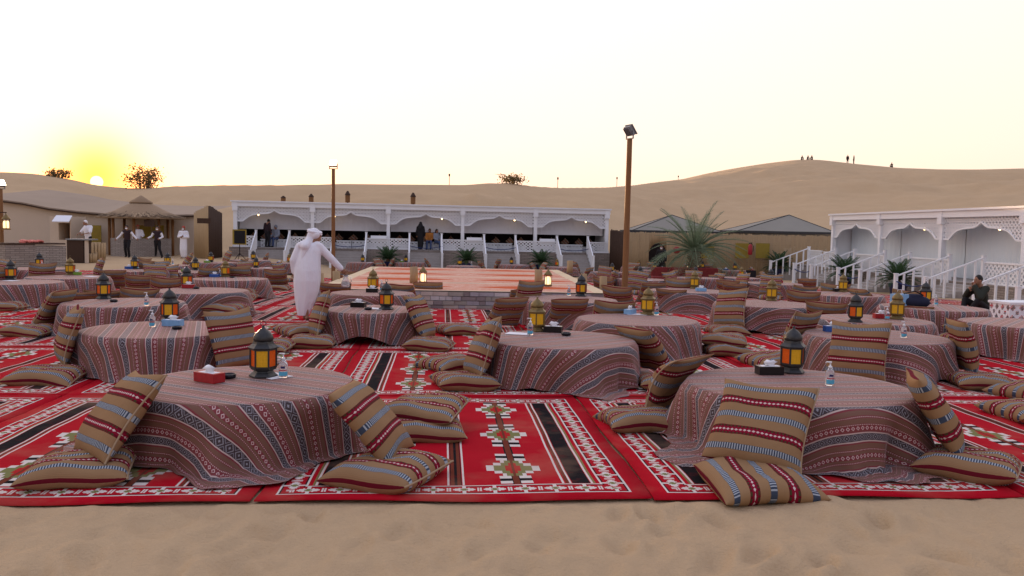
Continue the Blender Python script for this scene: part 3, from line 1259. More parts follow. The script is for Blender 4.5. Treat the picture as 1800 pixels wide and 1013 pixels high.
# ------------------------------------------------------------------ tables and cloths
def cloth_mesh(R, rot, L, seed, near, crot=None):
    r = random.Random(seed)
    nt = 120 if near else 44
    nd = 12 if near else 6
    harm = [(k, r.uniform(0, 6.28), r.uniform(0.4, 1.0) * (1.0 if k < 12 else 0.55)) for k in (4, 7, 10, 15, 21)]
    vs, uv, fs = [], [], []
    vs.append((0, 0, TH + 0.012))
    uv.append((0, 0))
    rings = []
    tops = [R * 0.33, R * 0.66, R * 0.93]
    rnd_c = rot + r.uniform(0, 1.5)
    crot = rnd_c if crot is None else crot
    for rr in tops:
        rings.append([(rr, TH + 0.012, rr) for _ in range(nt)])
    drops = []
    for k in range(nt):
        th = 2 * math.pi * k / nt
        c, s = abs(math.cos(th - crot)), abs(math.sin(th - crot))
        ell = min(L / 2 / max(c, s), L / 2 * 1.26)
        drops.append(ell - R)
    for q in range(nd + 1):
        ring = []
        for k in range(nt):
            th = 2 * math.pi * k / nt
            d = drops[k]
            a = d * (q / nd)
            if q == 0:
                ring.append((R * 0.995, TH + 0.010, R))
                continue
            fold = sum(am * math.sin(h * th + ph) for h, ph, am in harm) / 2.2
            aa = min(a, TH)
            fr = (aa / TH)
            rr = R + 0.015 + 0.02 * min(1, aa / 0.05) + 0.065 * fr ** 1.3 + 0.105 * (fold + 0.35 * fold * abs(fold)) * fr ** 1.1
            z = TH - 0.004 - aa * 0.985
            if a > TH - 0.02:
                ex = a - (TH - 0.02)
                rr += ex * 0.85
                z = max(z, 0.028 + 0.012 * math.sin(ex * 30 + th * 9))
            ring.append((rr, max(z, 0.026), R + a))
        rings.append(ring)
    for ring in rings:
        for k, (rr, z, l) in enumerate(ring):
            th = 2 * math.pi * k / nt
            vs.append((rr * math.cos(th), rr * math.sin(th), z))
            uv.append((l * math.cos(th - rot), l * math.sin(th - rot)))
    for k in range(nt):
        fs.append((0, 1 + k, 1 + (k + 1) % nt))
    for i in range(len(rings) - 1):
        for k in range(nt):
            k2 = (k + 1) % nt
            a = 1 + i * nt
            fs.append((a + k, a + nt + k, a + nt + k2, a + k2))
    mb = MB()
    mb.add(vs, fs)
    mb.uv = uv
    return mb.mesh('tablecloth', M['cloth'], True)


def table_proto():
    t = empty('low_table')
    MB().lathe([(0.80, TH - 0.035), (0.82, TH - 0.02), (0.82, TH - 0.002)], 32).build('tabletop', M['darkwood'], t)
    for a in range(4):
        an = a * math.pi / 2 + .78
        x, y = 0.55 * math.cos(an), 0.55 * math.sin(an)
        MB().box(x - .035, x + .035, y - .035, y + .035, 0.02, TH - .035).build('leg', M['darkwood'], t)
    return t


TPROTO = table_proto()
TABLES = []


def table(px, py, desc, R=0.87, rot=0.0, L=2.62, crot=None):
    tb = Table()
    c = G(px, py, TH)
    tb.c = Vector((c.x, c.y, 0))
    tb.z = c.z - TH
    tb.R = R
    tb.desc = desc
    tb.n = len(TABLES)
    t = copy_tree(TPROTO)
    t.location = (c.x, c.y, tb.z)
    t.scale = (R / 0.87, R / 0.87, 1)
    tag(t, 'low round table under striped cloth, the ' + desc, 'table', 'low round dining tables')
    o = link('tablecloth', cloth_mesh(R, rot, L, 100 + tb.n, c.y < 17, crot))
    o.location = (c.x, c.y, tb.z)
    tag(o, 'striped woven cloth draped over the ' + desc, 'tablecloth', 'striped tablecloths')
    TABLES.append(tb)
    return tb


# ------------------------------------------------------------------ things on the tables
def lantern_proto(metal, seq, simple=False):
    root = empty('lantern')
    n = 6
    parts = []
    base = MB()
    base.lathe([(0.118, 0), (0.118, .012), (0.085, .04), (0.08, .05), (0.102, .062), (0.105, .075)], 6)
    frame = MB()
    r = 0.105
    for k in range(n):
        a = 2 * math.pi * k / n
        frame.bar((r * math.cos(a), r * math.sin(a), .075), (r * math.cos(a), r * math.sin(a), .235), .014)
    frame.lathe([(0.098, .222), (0.112, .226), (0.112, .238), (0.098, .242)], 6)
    frame.lathe([(0.098, .072), (0.110, .076), (0.110, .088), (0.098, .09)], 6)
    collar = MB()
    collar.lathe([(0.125, .240), (0.128, .247), (0.088, .278), (0.082, .30)], 6)
    dome = MB()
    dome.lathe([(0.078, .298), (0.084, .315), (0.080, .34), (0.062, .368), (0.036, .392), (0.016, .405), (0.010, .418), (0.012, .424), (0.004, .432)], 12)
    ring = MB()
    ring.tube([(0.022 * math.cos(t), 0, .445 + .022 * math.sin(t)) for t in [i * math.pi / 5 for i in range(11)]], .003, 5)
    panes = []
    for k in range(n):
        a0, a1 = 2 * math.pi * k / n, 2 * math.pi * (k + 1) / n
        rr = 0.098
        p0, p1 = Vector((rr * math.cos(a0), rr * math.sin(a0), 0)), Vector((rr * math.cos(a1), rr * math.sin(a1), 0))
        mid = (p0 + p1) / 2
        inn = -mid.normalized() * 0.003
        mb = MB()
        zs = (.085, .228)
        vs = [p0 + Vector((0, 0, zs[0])), p1 + Vector((0, 0, zs[0])), p1 + Vector((0, 0, zs[1])), p0 + Vector((0, 0, zs[1]))]
        vs += [v + inn for v in vs]
        mb.add(vs, [(0, 1, 2, 3), (7, 6, 5, 4), (0, 4, 5, 1), (1, 5, 6, 2), (2, 6, 7, 3), (3, 7, 4, 0)])
        panes.append(mb)
    pm = {'a': M['amber'], 'o': M['orange']}
    if simple:
        mb = MB()
        for q in (base, frame, collar, dome):
            mb.add(q.v, q.f, 0)
        for k, q in enumerate(panes):
            mb.add(q.v, q.f, 1 if seq[k] == 'a' else 2)
        me = mb.mesh('lantern', [metal, M['amber'], M['orange']])
        bpy.data.objects.remove(root)
        return me
    base.build('base', metal, root)
    frame.build('frame', metal, root)
    collar.build('collar', metal, root)
    dome.build('dome', metal, root, True)
    ring.build('carrying_ring', metal, root, True)
    for k, q in enumerate(panes):
        q.build('pane', pm[seq[k]], root)
    return root


LP = [lantern_proto(M['metal'], 'aoaoao'), lantern_proto(M['brass'], 'aaoaao')]
LSIMPLE = [lantern_proto(M['metal'], 'aaoaao', True), lantern_proto(M['metal'], 'aaaaaa', True), lantern_proto(M['brass'], 'oaaoaa', True)]


def top_pt(tb, px, py):
    p = G(px, py, TH + 0.014)
    p.z = tb.z + TH + 0.016
    # keep it on the table top
    d = Vector((p.x - tb.c.x, p.y - tb.c.y, 0))
    if d.length > tb.R - 0.12:
        d *= (tb.R - 0.12) / d.length
        p.x, p.y = tb.c.x + d.x, tb.c.y + d.y
    return p


def lantern(tb, px, py, k=0, rz=0.0, sc=1.0):
    p = top_pt(tb, px, py)
    if p.y < 24:
        o = copy_tree(LP[k % 2])
    else:
        o = link('lantern', LSIMPLE[k % 3])
    o.location = p
    o.rotation_euler = (0, 0, rz)
    o.scale = (sc, sc, sc)
    tag(o, uniq(('dark metal' if k % 2 == 0 else 'aged brass') + ' lantern with coloured panes on the ' + tb.desc), 'lantern', 'coloured glass lanterns on the tables')
    return o


def bottle_proto():
    t = empty('sanitizer_bottle')
    MB().lathe([(0.034, 0), (0.037, .006), (0.037, .105), (0.033, .125), (0.018, .140), (0.014, .146)], 14).build('body', M['clear'], t, True)
    pm = MB()
    pm.lathe([(0.016, .146), (0.016, .166), (0.007, .168), (0.006, .192), (0.012, .194), (0.012, .204)], 10)
    pm.tube([(0, 0, .199), (-.03, 0, .201), (-.042, 0, .194)], [.007, .006, .004], 6)
    pm.build('pump', M['plastic'], t, True)
    lb = MB()
    for z0, z1, mi in ((.018, .052, 0), (.060, .068, 1), (.080, .098, 2)):
        w_ = 1.15 if mi == 0 else 1.0 if mi == 1 else 0.5
        vs, fs = [], []
        for i in range(7):
            a = -math.pi / 2 + (i / 6 - .5) * 2 * w_
            for z in (z0, z1):
                vs.append((0.0378 * math.cos(a), 0.0378 * math.sin(a), z))
        fs = [(2 * i, 2 * i + 2, 2 * i + 3, 2 * i + 1) for i in range(6)]
        lb.add(vs, fs, mi)
    lb.build('label_print', [M['gel'], M['redlabel'], M['navylabel']], t)
    return t


BOTTLE = bottle_proto()


def bottle(tb, px, py, rz=0.0):
    o = copy_tree(BOTTLE)
    o.location = top_pt(tb, px, py)
    o.rotation_euler = (0, 0, rz)
    tag(o, uniq('clear pump bottle of hand gel on the ' + tb.desc), 'bottle', 'hand gel bottles')


def tissue_proto(mat):
    t = empty('tissue_box')
    MB().box(-.115, .115, -.06, .06, 0, .075).build('box', mat, t)
    mb = MB()
    mb.box(-.085, .085, -.04, .04, .0752, .0765)
    mb.build('top_print', M['tissue'], t)
    tt = MB()
    n = 8
    vs, fs = [], []
    for j in range(4):
        for i in range(n):
            a = 2 * math.pi * i / n
            r = (0.035, 0.03, 0.045, 0.03)[j] * (1 + 0.35 * math.sin(3 * a + j))
            vs.append((r * math.cos(a) * 1.3, r * math.sin(a) * .6, .076 + (0, .015, .03, .05)[j] + .008 * math.sin(2 * a + j)))
    for j in range(3):
        for i in range(n):
            fs.append((j * n + i, j * n + (i + 1) % n, (j + 1) * n + (i + 1) % n, (j + 1) * n + i))
    fs.append(tuple(3 * n + i for i in range(n)))
    tt.add(vs, fs)
    tt.build('tissue', M['tissue'], t, True)
    return t


TBOX = {k: tissue_proto(M[v]) for k, v in (('red', 'redbox'), ('blue', 'bluebox'), ('light blue', 'ltbluebox'), ('green', 'greenbox'), ('black', 'blackbox'))}


def tissue(tb, px, py, col, rz=0.0):
    o = copy_tree(TBOX[col])
    o.location = top_pt(tb, px, py)
    o.rotation_euler = (0, 0, rz)
    tag(o, uniq(col + ' tissue box on the ' + tb.desc), 'tissue box')


ASH = MB().lathe([(0.048, 0), (0.058, .004), (0.060, .034), (0.054, .036), (0.046, .012), (0.0, .010)], 18, cap=False).mesh('ashtray', M['ash'], True)


def ashtray(tb, px, py):
    o = link('ashtray', ASH)
    o.location = top_pt(tb, px, py)
    tag(o, uniq('round black ashtray on the ' + tb.desc), 'ashtray')


MENU = MB().box(-.105, .105, -.15, .15, 0, .003).mesh('menu_sheet', M['tissue'])


def menu(tb, px, py, rz):
    o = link('menu_sheet', MENU)
    o.location = top_pt(tb, px, py)
    o.rotation_euler = (0, 0, rz)
    tag(o, uniq('white paper sheet lying on the ' + tb.desc), 'paper')


# ---- the near and middle tables, read off the photograph
T1 = table(432, 676, 'near table on the left', 0.86, R_(63), 2.7)
lantern(T1, 463, 662, 0, R_(10))
bottle(T1, 498, 664, R_(8))
tissue(T1, 368, 671, 'red', R_(-30))
ashtray(T1, 402, 665)
menu(T1, 478, 661, R_(50))
lean(T1, 150, 803, 0.13, R_(-8), CV[0], roll=R_(-4))
flat(T1, 140, 823, R_(20), var=CF[0])
lean(T1, 712, 803, 0.10, R_(22), CV[1])
flat(T1, 680, 828, R_(-22), var=CF[1])
flat(T1, 742, 752, R_(12))
flat(T1, 745, 718, R_(-10), 1)

T2 = table(1402, 680, 'near table on the right', 0.93, R_(100), 2.95, R_(76))
lantern(T2, 1392, 655, 0, R_(0), 1.0)
bottle(T2, 1458, 678, R_(0))
tissue(T2, 1352, 658, 'black', R_(5))
lean(T2, 1320, 822, 0.13, R_(4), CV[2], roll=R_(3))
flat(T2, 1330, 846, R_(95), var=CF[2])
lean(T2, 1150, 716, 0.10, R_(-5), CBENT, tilt=R_(30))
flat(T2, 1122, 737, R_(10))
lean(T2, 1688, 795, 0.12, R_(15), CV[1])
flat(T2, 1690, 815, R_(-35), var=CF[1])

T3 = table(288, 580, 'second table on the left', 0.92, R_(20), 2.75)
lantern(T3, 300, 563, 0, 0.2)
bottle(T3, 268, 575)
tissue(T3, 304, 573, 'light blue', R_(-5))
ashtray(T3, 311, 579)
lean(T3, 108, 640, 0.12, R_(5), CV[3])
flat(T3, 118, 657, R_(10))
lean(T3, 385, 643, 0.10, R_(-6), CV[0])
lean(T3, 165, 556, 0.05, R_(-30), CBENT, tilt=R_(38))
lean(T3, 238, 553, 0.05, R_(10), CV[2])
flat(T3, 470, 610, R_(0))

T4 = table(985, 598, 'aisle table right of centre', 0.88, R_(130), 2.6, R_(-20))
lantern(T4, 940, 581, 1, 0.4)
bottle(T4, 932, 589)
tissue(T4, 972, 584, 'black', R_(-12))
ashtray(T4, 995, 590)
menu(T4, 912, 587, R_(75))
lean(T4, 828, 660, 0.12, R_(-12), CV[2], roll=R_(-6))
flat(T4, 824, 671, R_(15))
flat(T4, 790, 640, R_(40))
lean(T4, 1158, 650, 0.08, R_(12), CV[1])
flat(T4, 1112, 668, R_(0))
lean(T4, 880, 572, 0.05, R_(20), CV[1], tilt=R_(38))

T5 = table(1120, 563, 'table behind the aisle table', 0.88, R_(60), 2.6)
lantern(T5, 1144, 551, 1, 0.1)
bottle(T5, 1160, 553)
tissue(T5, 1106, 551, 'light blue', R_(60))
menu(T5, 1120, 553, R_(80))
lean(T5, 992, 570, 0.08, R_(-10), CV[1])
lean(T5, 1066, 588, 0.10, R_(0), CV[2])
flat(T5, 1226, 614, R_(5))
flat(T5, 1226, 597, R_(-12), 1)
lean(T5, 1180, 545, 0.05, R_(5), CV[3], tilt=R_(40))

T6 = table(655, 545, 'square-draped table left of aisle', 0.76, R_(2), 2.15, R_(0))
lantern(T6, 679, 544, 0, 0.3)
tissue(T6, 630, 540, 'black', R_(-8))
ashtray(T6, 647, 545)
menu(T6, 662, 543, R_(70))
lean(T6, 555, 590, 0.12, R_(-14), CV[0], roll=R_(-5))
flat(T6, 562, 600, R_(5))
flat(T6, 528, 582, R_(40))
lean(T6, 757, 593, 0.12, R_(14), CV[2], roll=R_(4))
flat(T6, 755, 606, R_(-5))
flat(T6, 800, 580, R_(30))

T6b = table(655, 516, 'table by the stage left corner', 0.8, R_(75), 2.3)
lantern(T6b, 656, 508, 1, 0.3)
tissue(T6b, 654, 514, 'black', 0.1)
bottle(T6b, 671, 511)
lean(T6b, 590, 535, 0.10, R_(-20), CV[3])
lean(T6b, 712, 540, 0.10, R_(8), CV[0])
lean(T6b, 755, 532, 0.08, R_(15), CV[1])
lean(T6b, 610, 503, 0.05, 0, CV[2], tilt=R_(40))

T7 = table(1540, 592, 'second table on the right', 0.88, R_(75), 2.6)
bottle(T7, 1588, 594)
tissue(T7, 1464, 583, 'blue', R_(0))
lean(T7, 1520, 657, 0.06, R_(2), CV[2])
lean(T7, 1388, 625, 0.10, R_(-10), CV[3])
flat(T7, 1366, 636, R_(20))
lean(T7, 1706, 656, 0.10, R_(15), CV[1])
flat(T7, 1720, 671, R_(-10))
lean(T7, 1610, 580, 0.04, R_(0), CV[3], tilt=R_(42))

T8 = table(218, 533, 'third table on the left', 0.9, R_(10), 2.6)
lantern(T8, 180, 525, 0, 0.5)
bottle(T8, 277, 541)
ashtray(T8, 200, 531)
lean(T8, 76, 572, 0.10, R_(-8), CV[1])
flat(T8, 82, 581, R_(0))
flat(T8, 395, 556, R_(5))
flat(T8, 398, 543, R_(-8), 1)
lean(T8, 180, 553, 0.05, 0, CV[3])

T9 = table(352, 512, 'red-box table on the left', 0.88, R_(150), 2.6)
lantern(T9, 315, 504, 2, 0.1)
tissue(T9, 331, 507, 'red', 0.2)
ashtray(T9, 345, 508)
lean(T9, 245, 520, 0.08, R_(-10), CV[0])
lean(T9, 287, 527, 0.08, R_(0), CV[2])
flat(T9, 425, 524, R_(5))
flat(T9, 424, 513, R_(-8), 1)

T10 = table(28, 497, 'table at the left edge', 0.9, R_(60), 2.6)
lantern(T10, 11, 489, 2, 0.6)
menu(T10, 20, 494, 1.2)
flat(T10, 8, 540, R_(10))
lean(T10, 2, 525, 0.08, 0, CV[0])

T11 = table(120, 488, 'table before the stone grill counter', 0.9, R_(45), 2.6)
lantern(T11, 128, 481, 1, 0.6)
tissue(T11, 142, 483, 'green', 0.3)
menu(T11, 160, 487, 1.2)
lean(T11, 108, 513, 0.12, R_(0), CV[2])
flat(T11, 132, 516, R_(10))
lean(T11, 205, 507, 0.10, R_(14), CV[1])
flat(T11, 40, 520, R_(30))

T12 = table(240, 476, 'table in front of the kiosk waiters', 0.88, R_(30), 2.5)
tissue(T12, 224, 472, 'blue', 0.1)
lantern(T12, 233, 470, 0, 0.6)
bottle(T12, 243, 472)
for a in (200, 320, 100):
    seat(T12, R_(a))

T13 = table(405, 491, 'blue-box table left of the aisle', 0.9, R_(20), 2.6)
lantern(T13, 393, 487, 1, 0.1)
tissue(T13, 377, 488, 'blue', 0)
bottle(T13, 370, 486)
ashtray(T13, 408, 489)
lean(T13, 487, 503, 0.12, R_(10), CV[2])
flat(T13, 490, 507, R_(5))
for a in (95, 140):
    seat(T13, R_(a))

T20 = table(1000, 527, 'table by the stage right corner', 0.9, R_(120), 2.6)
lantern(T20, 1022, 521, 0, 0.2)
bottle(T20, 1000, 520)
lean(T20, 912, 548, 0.08, R_(-12), CV[1])
lean(T20, 966, 556, 0.12, R_(-6), CV[0])
flat(T20, 905, 552, 0.3)
lean(T20, 1090, 543, 0.10, R_(10), CV[2])
lean(T20, 1062, 516, 0.05, 0, CV[2])
flat(T20, 975, 562, 0.2)

T21 = table(1210, 512, 'middle table nearest the tall pole', 0.9, R_(85), 2.6)
lantern(T21, 1228, 507, 1, 0.2)
tissue(T21, 1232, 512, 'light blue', 0)
lean(T21, 1198, 540, 0.05, R_(0), CV[2])
lean(T21, 1140, 530, 0.10, R_(-10), CV[1])
lean(T21, 1278, 522, 0.10, R_(10), CV[0])

T22 = table(1345, 535, 'third table on the right', 0.92, R_(95), 2.6)
lantern(T22, 1356, 529, 1, 0.2)
lean(T22, 1300, 572, 0.12, R_(-4), CV[0], roll=R_(-6))
flat(T22, 1298, 578, R_(5))
lean(T22, 1412, 553, 0.12, R_(16), CV[2])
flat(T22, 1440, 552, 0.1)
lean(T22, 1290, 527, 0.06, 0, CV[3])

T23 = table(1358, 499, 'table by the first side stairs', 0.9, R_(30), 2.6)
lantern(T23, 1350, 496, 1, 0.2)
tissue(T23, 1369, 498, 'red', 0)
bottle(T23, 1337, 497)
lean(T23, 1418, 513, 0.1, R_(10), CV[1])
flat(T23, 1350, 518, 0.2)
for a in (250, 190):
    seat(T23, R_(a))

T24 = table(1478, 518, 'table below the second staircase', 0.92, R_(150), 2.6)
lantern(T24, 1483, 513, 1, 0.2)
tissue(T24, 1472, 513, 'black', 0)
lean(T24, 1535, 548, 0.10, R_(20), CV[1], tilt=R_(40))
flat(T24, 1450, 548, 0.1)
for a in (75, 120):
    seat(T24, R_(a), False)

T25 = table(1535, 563, 'two-lantern table on the right', 0.85, R_(5), 2.4)
lantern(T25, 1576, 561, 1, 0.2)
lantern(T25, 1503, 566, 0, 0.2)
tissue(T25, 1549, 560, 'red', 0)
bottle(T25, 1559, 562)
lean(T25, 1448, 580, 0.10, R_(-20), CV[0], tilt=R_(40))

T26 = table(1640, 541, 'table with a dark bag on it', 0.92, R_(160), 2.6)
lantern(T26, 1621, 532, 2, 0.2)
bottle(T26, 1645, 537)
lean(T26, 1632, 578, 0.06, R_(0), CV[2])
flat(T26, 1712, 575, 0.2)

T27 = table(1800, 570, 'table at the right edge', 0.9, R_(140), 2.6)
flat(T27, 1742, 604, 0.1)
flat(T27, 1745, 590, -0.1, 1)
flat(T27, 1815, 690, 0.4)
flat(T27, 1812, 725, 0.1)

# ---- far tables: position, words, seat angles
FAR = [
    (290, 467, 'far table between the two waiters', 1, (20, 160, 280)),
    (378, 462, 'far table before the bamboo hut', 0, (60, 200)),
    (460, 472, 'far table below the black signboard', 0, (160, 250, 330)),
    (440, 458, 'farthest table below the signboard', 1, (200,)),
    (505, 463, 'far table behind the robed man', 2, (200, 340)),
    (640, 462, 'far table behind the stage left', 1, (30, 330)),
    (815, 468, 'far table behind the stage middle', 1, (20,)),
    (720, 462, 'far table before the middle cycad', 1, (200, 10)),
    (905, 466, 'far table behind the stage right', 0, (170, 350)),
    (985, 470, 'far table before the last pavilion stairs', 2, (30, 200)),
    (1070, 479, 'far table left of the tall lamp pole', 1, (150, 250, 20)),
    (1130, 492, 'far table right of the tall pole', 1, (180, 250, 330)),
    (1150, 476, 'far table before the arched doorway', 0, (160, 20)),
    (1225, 489, 'far table left of the palm lights', 1, (250, 30, 150)),
    (1235, 473, 'far table beneath the date palm', 0, (60, 170)),
    (1300, 489, 'far table left of the fence panels', 2, (200, 330)),
    (1290, 476, 'farthest table by the bamboo fence', 0, (200, 330)),
    (1120, 470, 'farthest table by the dark fence corner', 2, (30, 250)),
    (60, 473, 'far table behind the left edge table', 2, (250,)),
    (340, 478, 'far table left of the aisle', 1, (250, 30)),
]
for k, (px_, py_, desc, lk, angs) in enumerate(FAR):
    tb = table(px_, py_, desc, 0.88, random.uniform(0, 3), 2.5)
    lantern(tb, px_ + random.uniform(-12, 12), py_ - 2, lk, random.uniform(0, 1))
    if k % 3 == 0:
        bottle(tb, px_ + 14, py_ - 1)
    elif k % 3 == 1:
        tissue(tb, px_ - 14, py_ - 1, ('blue', 'green', 'red')[k % 2 + (k % 5 == 0)], 0.2)
    else:
        menu(tb, px_ + 10, py_, 1.0)
    for a in angs:
        seat(tb, R_(a), random.random() < 0.7)
    if k % 4 == 0:
        seat(tb, R_(angs[0] + 130), stack=True)

for o in (TPROTO, BOTTLE, LP[0], LP[1], *TBOX.values()):
    drop_tree(o)


# ------------------------------------------------------------------ pavilions
def arch_z(s, zl, z2, z1, zp):
    """underside of the scalloped arch; s = 0 at the middle of the bay, 1 at the columns"""
    if s < 0.26:
        return z1 + (zp - z1) * (1 - s / 0.26) ** 2
    if s < 0.60:
        return z1 - (z1 - z2) * ((s - 0.26) / 0.34) ** 2
    if s < 0.84:
        t = (s - 0.60) / 0.24
        return z2 - (z2 - zl) * (1 - math.cos(t * math.pi / 2)) * 0.55 - (z2 - zl) * 0.45 * t
    return zl


def make_stair(root, mid, ex, zf, zb, hw, run):
    st = empty('stair', (mid, -ex, 0))
    st.parent = root
    ns = 7
    drop = zf - zb
    for k in range(ns):
        zt = zf - drop * (k + 1) / (ns + 1)
        y1 = -run * k / ns - .02
        y0 = -run * (k + 1) / ns - .02
        MB().box(-hw + .06, hw - .06, y0, y1, zb - .4, zt).build('step', M['tread'], st)
    for sx in (-1, 1):
        x = sx * (hw)
        h0 = .92
        mb = MB()
        mb.bar((x, .0, zf + h0), (x, -run - .02, zb + h0), .065, .05)
        mb.build('handrail', M['white'], st)
        for yy, zz in ((.03, zf), (-run - .06, zb)):
            mb = MB()
            mb.box(x - .06, x + .06, yy - .06, yy + .06, zz - .1, zz + h0 + .06)
            mb.box(x - .075, x + .075, yy - .075, yy + .075, zz + h0 + .06, zz + h0 + .10)
            mb.build('newel_post', M['white'], st)
        nbal = 5
        for k in range(nbal):
            t = (k + .7) / (nbal + .4)
            yy = -run * t
            zz = zf + (zb - zf) * t
            MB().box(x - .032, x + .032, yy - .032, yy + .032, zz - .16, zz + h0 - .02).build('baluster', M['white'], st)


def pavilion(name, label, A, B, zf, zr, zb, nb, depth, dark_gap, stairs, stair_w, run, clear):
    A, B = Vector((*A, 0)), Vector((*B, 0))
    L = (B - A).length
    root = empty(name, (A.x, A.y, 0), math.atan2((B - A).y, (B - A).x))
    tag(root, label, 'pavilion')
    bw = L / nb
    ex = 0.55                         # deck in front of the columns
    fz0 = zr - 0.42                   # underside of the fascia
    MB().box(-.25, L + .25, -ex, depth, zb - 0.4, zf - 0.03).build('stone_base', M['stone'], root)
    MB().box(-.25, L + .25, -ex - .02, depth, zf - 0.028, zf).build('deck', M['tread'], root)
    MB().box(-.18, L + .18, -.16, depth, fz0 + .14, zr - .03).build('fascia', M['white'], root)
    MB().box(-.24, L + .24, -.24, depth + .05, zr - .028, zr + .05).build('cornice', M['white'], root)
    MB().box(-.15, L + .15, depth, depth + .08, zf, zr - .03).build('back_wall', M['dark'] if dark_gap else M['blind'], root)  # near-black wall colour paints the shade under the blinds
    for x in (-.15, L + .07):
        MB().box(x, x + .08, .09, depth, zf, zr - .03).build('side_wall', M['white'], root)
    for i in range(nb + 1):
        x = i * bw
        mb = MB()
        mb.box(x - .10, x + .10, -.10, .10, zf, fz0 + .14)
        mb.box(x - .15, x + .15, -.19, .13, fz0 - .12, zr - .034)
        mb.box(x - .14, x + .14, -.14, .14, zf + .002, zf + .14)
        mb.build('column', M['white'], root)
    for i in range(nb):
        x0, x1 = i * bw + .10, (i + 1) * bw - .10
        n = 48
        zl, z2, z1, zp = fz0 - .72, fz0 - .36, fz0 - .27, fz0 - .05
        vs, fs, uv, rim = [], [], [], []
        for k in range(n + 1):
            x = x0 + (x1 - x0) * k / n
            z = arch_z(abs(k / n - .5) * 2, zl, z2, z1, zp)
            rim.append((x, z))
            for y in (-.02, .02):
                vs += [(x, y, z), (x, y, fz0 + .139)]
                uv += [(x, z), (x, fz0 + .139)]
        for k in range(n):
            q, r = 4 * k, 4 * k + 4
            fs += [(q, r, r + 1, q + 1), (q + 2, q + 3, r + 3, r + 2)]
        mb = MB()
        mb.add(vs, fs)
        mb.uv = uv
        mb.build('arch_fretwork', M['fret'], root)
        tr = MB()
        vs, fs = [], []
        for x, z in rim:
            vs += [(x, -.05, z - .03), (x, .05, z - .03), (x, .05, z + .035), (x, -.05, z + .035)]
        for k in range(n):
            q = 4 * k
            for a in range(4):
                b = (a + 1) % 4
                fs.append((q + a, q + 4 + a, q + 4 + b, q + b))
        tr.add(vs, fs)
        tr.build('arch_trim', M['white'], root)
        # blinds hanging behind the arches, gently waved
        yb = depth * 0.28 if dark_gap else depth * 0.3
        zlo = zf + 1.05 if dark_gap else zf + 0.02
        vs, fs = [], []
        m_ = 40
        for k in range(m_ + 1):
            x = x0 - .08 + (x1 - x0 + .16) * k / m_
            y = yb + 0.008 * math.sin(k * 1.9 + i)
            vs += [(x, y, zlo), (x, y, zr - .04)]
        for k in range(m_):
            fs.append((2 * k, 2 * k + 2, 2 * k + 3, 2 * k + 1))
        MB().add(vs, fs).build('curtain', M['clearblind'] if clear else M['blind'], root)
        # balustrades either side of the stair
        mid = (x0 + x1) / 2
        hw = stair_w / 2
        segs = [(x0 - .1 if i == 0 else x0 - bw * 0 - .1, mid - hw), (mid + hw, x1 + .1)] if stairs else [(x0 - .1, x1 + .1)]
        for (a, b) in segs:
            y = -ex + .06
            fb = MB()
            h = 0.60 if dark_gap else 0.74
            fb.add([(a, y, zf + .06), (b, y, zf + .06), (b, y, zf + h), (a, y, zf + h)], [(0, 1, 2, 3)])
            fb.add([(a, y + .04, zf + .06), (b, y + .04, zf + .06), (b, y + .04, zf + h), (a, y + .04, zf + h)], [(3, 2, 1, 0)])
            fb.uv = [(a, 0), (b, 0), (b, .72), (a, .72)] * 2
            bal = fb.build('balustrade', M['fret_big'], root)
            MB().box(a, b, y - .03, y + .07, zf + h, zf + h + .06).build('top_rail', M['white'], bal)
            MB().box(a, b, y - .01, y + .05, zf + .004, zf + .06).build('bottom_rail', M['white'], bal)
            # boxed planter seat half way along, seen as a plain white block
            if dark_gap and b - a > 0.9 and (i, a > mid) in ((1, True), (3, False), (4, False)):
                MB().box(a + .25, b - .1, y + .08, y + .38, zf + .42, zf + .80).build('bench_back', M['white'], root)
        if stairs:
            make_stair(root, mid, ex, zf, zb, hw, run)
    # wall lamps under the arches
    return root, bw


ZBC = -0.66
CA, CB = P(414, 400, 48.5), P(1066, 410, 51.0)
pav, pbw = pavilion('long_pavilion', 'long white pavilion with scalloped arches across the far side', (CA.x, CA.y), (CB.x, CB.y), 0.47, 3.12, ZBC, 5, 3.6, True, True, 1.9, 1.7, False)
rpav, rbw = pavilion('side_pavilion', 'pale blue-white pavilion with scalloped arches along the right side', (16.75, 43.2), (17.75, 23.2), 0.17, 2.88, -0.62, 4, 3.2, False, True, 2.1, 2.0, True)


# open terrace continuing the side pavilion at its far end
MB().box(-5.6, -.26, -.55, 3.2, -1.0, .14).build('terrace_base', M['stone'], rpav)
MB().box(-5.6, -.26, -.57, 3.2, .142, .17).build('terrace_deck', M['tread'], rpav)
make_stair(rpav, -2.9, .55, .17, -.62, 1.05, 2.0)
for a, b, y in ((-5.6, -4.0, -.49), (-1.8, -.3, -.49), (-5.6, -.3, 1.6)):
    fb = MB()
    for yy, f in ((y, (0, 1, 2, 3)), (y + .04, (3, 2, 1, 0))):
        fb.add([(a, yy, .23), (b, yy, .23), (b, yy, .95), (a, yy, .95)], [f])
    fb.uv = [(a, 0), (b, 0), (b, .72), (a, .72)] * 2
    q = fb.build('terrace_balustrade', M['fret_big'], rpav)
    MB().box(a, b, y - .03, y + .07, .951, 1.01).build('top_rail', M['white'], q)


def loc_of(root, x, y, z):
    return Matrix.Translation(root.location) @ Matrix.Rotation(root.rotation_euler.z, 4, 'Z') @ Vector((x, y, z))


